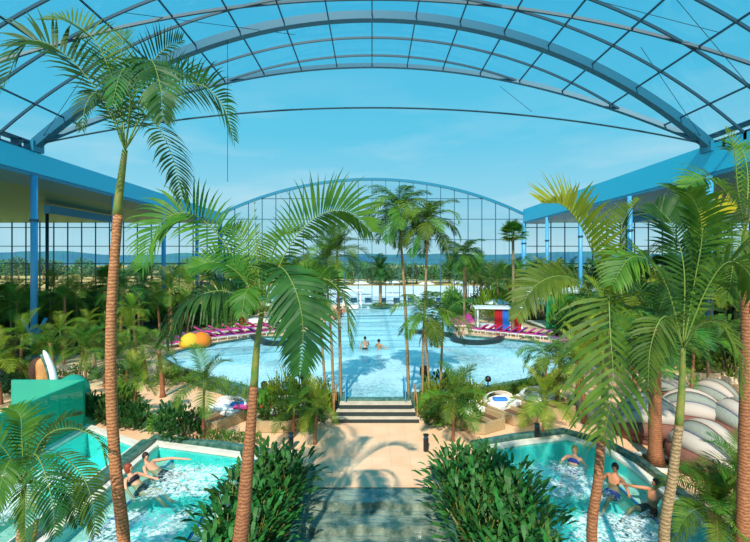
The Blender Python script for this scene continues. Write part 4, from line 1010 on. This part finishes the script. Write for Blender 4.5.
# ---------------------------------------------------------------- people
def person(label, loc, rz, J, hair, suit, skin='skin', cat='person', fem=False, scale=1.08):
    """J: joint positions in metres in the figure's own frame; one skinned continuous body"""
    t = thing('person', label, cat, loc, rz); t.scale = (scale,)*3
    vs = []; ed = []; rr = []
    def add(p, r, par=None):
        vs.append(tuple(p)); rr.append(r); i = len(vs)-1
        if par is not None: ed.append((par, i))
        return i
    pel = add(J['pelvis'], (.135,.115)); P_ = V(J['pelvis']); Cc = V(J['chest']); Nk = V(J['neck']); Hd = V(J['head'])
    wa = add(P_.lerp(Cc,.5), (.115,.095), pel); ch = add(Cc, (.15 if not fem else .13,.11), wa); nb = add(Nk, (.055,.055), ch)
    up = (Hd-Nk).normalized(); h0 = add(Nk+up*.08, (.06,.065), nb); h1 = add(Hd, (.082,.098), h0); h2 = add(Hd+up*.08, (.06,.07), h1)
    fw = V(J.get('face', (0,1,0))).normalized(); add(Hd+fw*.098-up*.005, (.014,.02), h1)
    for s_ in ('l','r'):
        sh = add(J['sh_'+s_], (.062,.06), ch); el = add(J['el_'+s_], (.043,.042), sh); wr = add(J['wr_'+s_], (.028,.026), el)
        d = (V(J['wr_'+s_])-V(J['el_'+s_])).normalized(); sd = d.cross(V((0,0,1))); sd = sd.normalized() if sd.length > .1 else V((1,0,0)); dn = d.cross(sd)
        pa = add(V(J['wr_'+s_])+d*.06, (.036,.018), wr)
        for q, ln in ((-1.5,.065),(-.5,.08),(.5,.075),(1.5,.058)):
            a = add(V(vs[pa])+sd*q*.019+d*.035, (.010,.010), pa); add(V(vs[a])+d*ln*.7+dn*.02, (.008,.008), a)
        a = add(V(J['wr_'+s_])+d*.03-sd*.045, (.011,.011), wr); add(V(vs[a])+d*.04-sd*.015, (.009,.009), a)
        hp = add(J['hip_'+s_], (.095,.09), pel); kn = add(J['kn_'+s_], (.06,.058), hp); an = add(J['an_'+s_], (.038,.038), kn)
        dd = V(J.get('toe_'+s_, V(J['an_'+s_])+V((0,.14,-.04)))); m_ = add(V(J['an_'+s_]).lerp(dd,.6), (.04,.028), an); add(dd, (.032,.018), m_)
    me = bpy.data.meshes.new('body'); me.from_pydata(vs, ed, []); me.update(); me.materials.append(M[skin])
    o = put('body', me, t); md = o.modifiers.new('skin', 'SKIN'); 
    for i, r in enumerate(rr): me.skin_vertices[0].data[i].radius = r
    me.skin_vertices[0].data[0].use_root = True; md.use_smooth_shade = True
    sb = o.modifiers.new('sub', 'SUBSURF'); sb.levels = sb.render_levels = 2
    # hair
    side = up.cross(fw).normalized(); mb = MB(); n = 14; vs2 = []
    for a in range(8):
        el = -1.0+2.57*a/7
        for b in range(n):
            az = 2*PI*b/n; c = V((math.cos(az)*math.cos(el), math.sin(az)*math.cos(el), math.sin(el)))
            k = 1.0 if c.y < .45 or c.z > .35 else .78
            vs2.append(Hd+side*c.x*.094*k+(fw*c.y*.112*k-fw*.018)+up*(c.z*.118*(1 if c.z > 0 else (1.5 if fem else .8))+.025))
    mb.add(vs2, [(a*n+b, a*n+(b+1)%n, (a+1)*n+(b+1)%n, (a+1)*n+b) for a in range(7) for b in range(n)]); mb.build('hair', M[hair], t, True)
    for q in (-1,1):
        mb = MB(); mb.lathe([(.001,-.012),(.009,-.006),(.011,0),(.009,.006),(.001,.012)], 8, tuple(Hd+side*.034*q+fw*.088+up*.012)); mb.build('eye', M['eyec'], t)
    mb = MB(); mb.tube([Hd+side*-.024+fw*.085-up*.045, Hd+fw*.096-up*.047, Hd+side*.024+fw*.085-up*.045], .006, 6); mb.build('mouth', M['red'], t)
    # swimwear
    hl_, hr_ = V(J['hip_l']), V(J['hip_r']); mb = MB()
    mb.tube([P_.lerp(Cc,.28), P_.lerp(Cc,.1), P_, P_+(P_-Cc).normalized()*.07], [.135,.165,.18,.15], 16)
    if not fem:
        for h, k in ((hl_, V(J['kn_l'])),(hr_, V(J['kn_r']))): mb.tube([h, h.lerp(k,.3), h.lerp(k,.5)], [.115,.105,.092], 12)
    mb.build('swim_shorts' if not fem else 'bikini_bottom', M[suit], t, True)
    if fem:
        mb = MB(); mb.tube([P_.lerp(Cc,.80), P_.lerp(Cc,.95), P_.lerp(Cc,1.1)], [.15,.163,.15], 16); mb.build('bikini_top', M[suit], t, True)
    return t
def sitting(spread=.12, lean=.25, armL=None, armR=None, face=(0,1,0), legz=-.25):
    """seated in water leaning back, facing +Y; origin at the seat"""
    lz = lean*.35
    J = dict(pelvis=(0,0,.10), chest=(0,-lean,.46-lz), neck=(0,-lean*1.35,.64-lz*1.3), head=(0,-lean*1.4,.79-lz*1.3), face=face,
      sh_l=(-.19,-lean*1.2,.55-lz), sh_r=(.19,-lean*1.2,.55-lz), el_l=(-.33,-lean,.32), el_r=(.33,-lean,.32), wr_l=(-.36,.08,.2), wr_r=(.36,.08,.2),
      hip_l=(-.10,.03,.08), hip_r=(.10,.03,.08), kn_l=(-spread,.46,.12), kn_r=(spread,.46,.12), an_l=(-spread-.02,.82,legz+.1), an_r=(spread+.02,.84,legz+.1))
    J['toe_l'] = (-spread-.03,.95,legz+.12); J['toe_r'] = (spread+.03,.97,legz+.12)
    if armL: J['el_l'], J['wr_l'] = armL
    if armR: J['el_r'], J['wr_r'] = armR
    return J
def standing(armL=None, armR=None, face=(0,1,0)):
    J = dict(pelvis=(0,0,.95), chest=(0,0,1.3), neck=(0,0,1.48), head=(0,0,1.62), face=face, sh_l=(-.2,0,1.4), sh_r=(.2,0,1.4), el_l=(-.28,.02,1.12), el_r=(.28,.02,1.12),
      wr_l=(-.3,.12,.9), wr_r=(.3,.12,.9), hip_l=(-.1,0,.9), hip_r=(.1,0,.9), kn_l=(-.12,.02,.5), kn_r=(.12,.02,.5), an_l=(-.13,0,.08), an_r=(.13,0,.08))
    if armL: J['el_l'], J['wr_l'] = armL
    if armR: J['el_r'], J['wr_r'] = armR
    return J
def floating(face=(0,.5,.5)):
    return dict(pelvis=(0,0,-.15), chest=(0,.36,-.05), neck=(0,.52,.02), head=(0,.64,.09), face=face, sh_l=(-.19,.44,-.03), sh_r=(.19,.44,-.03), el_l=(-.42,.55,-.08), el_r=(.42,.55,-.08),
      wr_l=(-.5,.8,-.1), wr_r=(.5,.8,-.1), hip_l=(-.1,-.05,-.17), hip_r=(.1,-.05,-.17), kn_l=(-.14,-.48,-.25), kn_r=(.14,-.46,-.22), an_l=(-.16,-.88,-.3), an_r=(.15,-.88,-.24), toe_l=(-.16,-1.02,-.34), toe_r=(.15,-1.02,-.28))
# couple at the left: seated on the ledge of the pool, facing right
person('woman with long red brown hair and dark bikini leaning back in the left pool', (-6.72,12.6,-.80), -PI/2-.25,
   sitting(.1, .32, armR=((.30,-.28,.30),(.34,-.05,.12)), armL=((-.34,-.15,.30),(-.30,.12,.30)), face=(-.5,.9,0)), 'hair_r', 'suit', 'skin', fem=True)
person('man with brown hair in dark shorts reclining in the left pool beside the woman', (-6.55,13.5,-.82), -PI/2-.15,
   sitting(.16, .40, armL=((-.42,-.05,.42),(-.52,.38,.38)), armR=((.34,-.32,.32),(.38,-.1,.15)), face=(.6,.8,0)), 'hair_b', 'suit', 'skin')
# group at the right
person('dark haired man seated in the right pool holding an arm out to his neighbour', (7.6,11.75,-.86), PI/2+.35,
   sitting(.14, .15, armR=((.36,.05,.50),(.62,.16,.46)), face=(.5,.8,0)), 'hair_b', 'suit', 'skin2')
person('dark haired swimmer in the right pool, nearer to the hanging frond', (7.05,12.6,-.88), PI/2+.6,
   sitting(.12, .1, armL=((-.36,.0,.40),(-.5,.2,.36)), face=(-.4,.8,0)), 'hair_b', 'suitb', 'skin2')
person('blond bather leaning on the far side of the right pool, half hidden by leaves', (6.4,13.75,-.86), PI/2+.9,
   sitting(.12, .2, face=(.2,.9,0)), 'hair_l', 'suitb', 'skin', fem=True)
# lagoon swimmers
def lag(lb, px, py, z, J, rz, hair, suit, skin='skin', fem=False):
    p = G(px, py, 0); person(lb, (p.x,p.y,z), rz, J, hair, suit, skin, fem=fem)
lag('dark haired man standing chest deep in the middle of the lagoon', 365, 349, -1.02, standing(armR=((.3,.15,1.18),(.22,.34,1.08))), .2, 'hair_b', 'suit')
lag('swimmer beside the standing man, only head and shoulders above the water', 379, 349, -1.2, standing(armL=((-.38,.1,1.25),(-.55,.25,1.2)), armR=((.38,.1,1.25),(.55,.25,1.2))), -.8, 'hair_b', 'suitb', 'skin2')
lag('bather floating on the right side of the lagoon below the island rim', 447, 347, -.02, floating(), 1.9, 'hair_r', 'red', 'skin')
lag('bather at the island rim on the right, leaning on its edge', 457, 337, -1.15, standing(), 2.6, 'hair_b', 'suit', 'skin')
lag('second bather at the island rim, just right of the leaning one', 463, 336, -1.2, standing(), 2.2, 'hair_l', 'suit', 'skin')
lag('bather in the far right arm of the lagoon near the island', 436, 325, -1.15, standing(), .6, 'hair_b', 'red', 'skin', True)
lag('swimmer in the far right arm of the lagoon behind the first one', 432, 318, -1.2, standing(), 1.2, 'hair_b', 'suit', 'skin2')
lag('bather at the left island rim with red swimwear', 324, 326, -1.1, standing(), 1.0, 'hair_l', 'red', 'skin', True)
lag('small bather near the far palm island', 395, 306, -1.1, standing(), 1.0, 'hair_r', 'red', 'skin')
for i in range(9):
    o = person('bather standing close together with others at the far left bar of the lagoon', (-4.2+.28*(i%4), 43.5+1.1*i, -1.05), i*.9, standing(), ('hair_b','hair_l','hair_r')[i%3], ('suit','red','suitb')[i%3], ('skin','skin2')[i%2])
    o['group'] = 'bathers at the far left bar'

# ---------------------------------------------------------------- trees and palms of the aisles and shores
def inside(p, poly):
    c = False; n = len(poly)
    for i in range(n):
        a, b = poly[i], poly[i-1]
        if (a[1] > p[1]) != (b[1] > p[1]) and p[0] < (b[0]-a[0])*(p[1]-a[1])/(b[1]-a[1])+a[0]: c = not c
    return c
def pdist(p, poly):
    m = 1e9; p = V(p)
    for i in range(len(poly)):
        a, b = V(poly[i-1]), V(poly[i]); u = max(0, min(1, (p-a).dot(b-a)/(b-a).length_squared)); m = min(m, (a+(b-a)*u-p).length)
    return m
placed = []
def free(x, y, r, keep=0):
    if inside((x,y), OUT) or pdist((x,y), OUT) < keep: return False
    for (a, b, q) in placed:
        if (a-x)**2+(b-y)**2 < (r+q)**2: return False
    for sx in (-1,1):
        for k in range(5):
            if abs(x-sx*21.3) < .6 and abs(y-(26.7+8.28*k)) < .6: return False
    return True
NOGO = [(11.6,38,3.6),(-10.6,41.5,3),(20.5,40.5,3.4),(16.5,40.5,2.4),(24.5,40.5,2.4),(-14.6,47,1.5),(-13.3,18,1.8)]
placed += NOGO
palm('tall palm standing on the right bank with a dense crown just under the hill line', (8.9,41.5,.08), 6.7, 'droop', 24, 2.6, .13)
fanpalm('lone tall palm with a small round crown on a bare thin trunk at the right', (11.8,36.0,.08), 8.2, 34, 1.5, .13)
placed += [(8.9,41.5,1),(11.8,36,1)]
t = thing('palm_island', 'round planted island at the far end of the lagoon', 'planter', (1.1,56,-.2))
mb = MB(); mb.lathe([(.01,.5),(1.3,.5),(1.45,.42),(1.45,-.4)], 24); mb.build('rim', M['kerb'], t); put('foliage', SHR['small'][0], t, (0,0,.4), scale=(1.9,1.9,.6))
palm('round headed dark palm growing on the little island at the far end of the lagoon', (1.1,56,.25), 4.6, 'darkp', 36, 2.4, .22, shaft=False)
fanpalm('fan palm in front of the left glazing between two blue posts', (-17.3,43.5,.08), 4.6, 22, 1.7, .18); placed.append((-17.3,43.5,1.2))
fanpalm('fan palm behind the left planting with a stout trunk', (-20.0,33,.08), 4.4, 22, 1.8, .18); placed.append((-20,33,1.2))
rng = random.Random(5)
def fill(n, box, keep, kinds, hr, Lr, zone, sp_=1.0, grp=None):
    x0, x1, y0, y1 = box; c = 0
    for _ in range(n*30):
        if c >= n: break
        x, y = rng.uniform(x0,x1), rng.uniform(y0,y1)
        if not free(x, y, sp_, keep): continue
        if abs(x)*F/y > 400: continue
        zz = .08 if (y > 26 if x < 0 else y > 24) else -.5
        k = rng.choice(kinds); h = rng.uniform(*hr); L = rng.uniform(*Lr); c += 1; placed.append((x,y,sp_))
        if k == 'fan': fanpalm('fan palm among the dense planting '+zone, (x,y,zz), h, 16, L, .14, 'fan palms '+zone)
        elif k in TPL: palm({'bg':'green feathery palm','bright':'yellow green feathery palm','darkp':'dark green feathery palm','mid':'slender leaved green palm'}[k]+' among the dense planting '+zone, (x,y,zz), h, k, rng.randint(10,13), L, rng.uniform(.07,.12), (rng.uniform(-.3,.3),rng.uniform(-.3,.3)), '%s palms %s' % (k, zone), shaft=rng.random()<.5, bark=rng.choice(['bark','bark2','bark3']))
        else:
            nm = {'small':'light green shrub','dark':'dark green shrub','broad':'dark broad leaved bush','broadb':'green broad leaved bush','fern':'bright fern like plant'}[k]
            shrub(nm+' filling the ground between palms '+zone, (x,y,zz), L*1.6, h, k, '%s plants %s' % (k, zone), 'bush', 'bush')
# left side, front to back
fill(17, (-19,-9.8,19.2,27), 1.5, ['bright','bg','mid'], (1.9,3.0), (1.1,1.6), 'on the near left terrace', .85)
fill(16, (-20,-10.5,18.5,27), .9, ['small','fern','dark','broadb'], (.6,1.2), (.6,1.0), 'on the near left terrace', .5)
fill(22, (-27,-15.2,26,38), 3.6, ['bright','bg','darkp','bg'], (2.4,4.0), (1.5,2.1), 'behind the left shore', 1.0)
fill(26, (-48,-16,28,52), 4, ['darkp','bg','darkp','bg','fan'], (1.2,2.4), (1.5,2.0), 'under the left aisle roof', 1.3)
fill(30, (-46,-15,24,54), 3.4, ['dark','broad','broad','dark','small'], (1.2,2.2), (1.4,2.2), 'under the left aisle roof', .9)
fill(14, (-20,-6.6,40,57), 1.6, ['bright','bg','mid','bg'], (3.2,5.4), (1.7,2.3), 'on the far left bank', 1.0)
fill(22, (-20,-5.8,36,58), 1.0, ['small','fern','dark','small'], (1.5,3.2), (1.0,1.8), 'on the far left bank', .7)
# right side
fill(16, (9.6,19.5,36,57), 1.6, ['bright','bg','mid','darkp'], (3.4,5.6), (1.7,2.3), 'on the far right bank', 1.0)
fill(24, (8.6,20,36,58), .8, ['small','fern','dark','small'], (1.5,3.2), (1.0,1.8), 'on the far right bank', .7)
fill(18, (15.5,27,27,38), 2.6, ['bg','darkp','bright','mid'], (2.8,4.6), (1.6,2.3), 'behind the right shore', 1.0)
fill(22, (15.5,46,25,54), 2.6, ['darkp','bg','darkp','fan'], (3.4,5.4), (1.9,2.6), 'under the right aisle roof', 1.3)
fill(28, (15,46,22,54), 2.4, ['dark','broad','small','dark'], (2.0,3.6), (1.4,2.2), 'under the right aisle roof', .9)
fill(20, (11.4,22,17.8,27), 1.6, ['bg','darkp','mid','bright'], (2.6,4.4), (1.4,2.1), 'behind the lounge pods', .9)
fill(18, (10.6,22,18.2,28), 1.2, ['dark','small','fern','broad'], (.9,2.0), (.9,1.5), 'behind the lounge pods', .6)
fill(7, (8.2,11.5,17.2,21.5), 1.3, ['bright','mid'], (1.8,2.8), (1.1,1.5), 'on the right terrace beyond the pods', .8)

# ---------------------------------------------------------------- outside
rng = random.Random(77)
def tree(label, base, w, h, key, grp):
    t = thing('tree', label, 'tree', base, rng.uniform(0,6), grp)
    put('crown', SHR[key][rng.randint(0,1)], t, (0,0,h*.12), scale=(w/1.24,w/1.24,h*.9)); mb = W2.get('tt')
    if mb is None:
        m_ = MB(); m_.tube([(0,0,0),(.02,0,.5),(0,0,1)], [.05,.035,.02], 7); mb = W2['tt'] = m_.mesh('trunk', M['bark2'])
    put('trunk', mb, t, scale=(h,h,h*.6))
for m_ in SHR['small']: pass
TR = [leafcloud('crown', M['tree'], 1400, (.62,.62,1), .09, .04, random.Random(k), .2, .6) for k in range(2)]; SHR['tree'] = TR
for i in range(34):
    x = -52+i*3.6+rng.uniform(-1,1); tree('dark green tree in the wood edge beyond the outdoor paving', (x, 122+rng.uniform(-4,8), -.25), rng.uniform(6,9), rng.uniform(4.6,6.8), 'tree', 'wood edge beyond the paving')
for i in range(26):
    x = -190+i*5.4+rng.uniform(-2,2); tree('low tree in the row beyond the straw coloured field on the left', (x, 150+rng.uniform(-6,10), -.25), rng.uniform(6,10), rng.uniform(4,7), 'tree', 'tree row beyond the left field')
for i in range(22):
    x = 72+i*6+rng.uniform(-2,2); tree('low tree in the row outside beyond the right aisle', (x, 135+rng.uniform(-6,10), -.25), rng.uniform(6,10), rng.uniform(4,7), 'tree', 'tree row outside on the right')
for i in range(14):
    x = -5+i*2.2; mb = MB(); mb.box((-.5,-.35,0),(.5,.35,.35)); mb.box((-.5,.2,.35),(.5,.35,.7)); o = mb.build('outdoor_seat', M['steel_d'], None, bevel=.03); o.location = (x, 66, -.2)
    tag(o, 'small dark outdoor seat in the row just beyond the end glazing', 'seat', 'outdoor seats beyond the end glazing')
for i, (x, y) in enumerate(((-2,80),(4,84),(10,79),(17,83),(24,80))):
    umbrella('white parasol standing on the outdoor paving', (x,y,-.2), 'white', 1.6, 2.6, 'outdoor parasols')
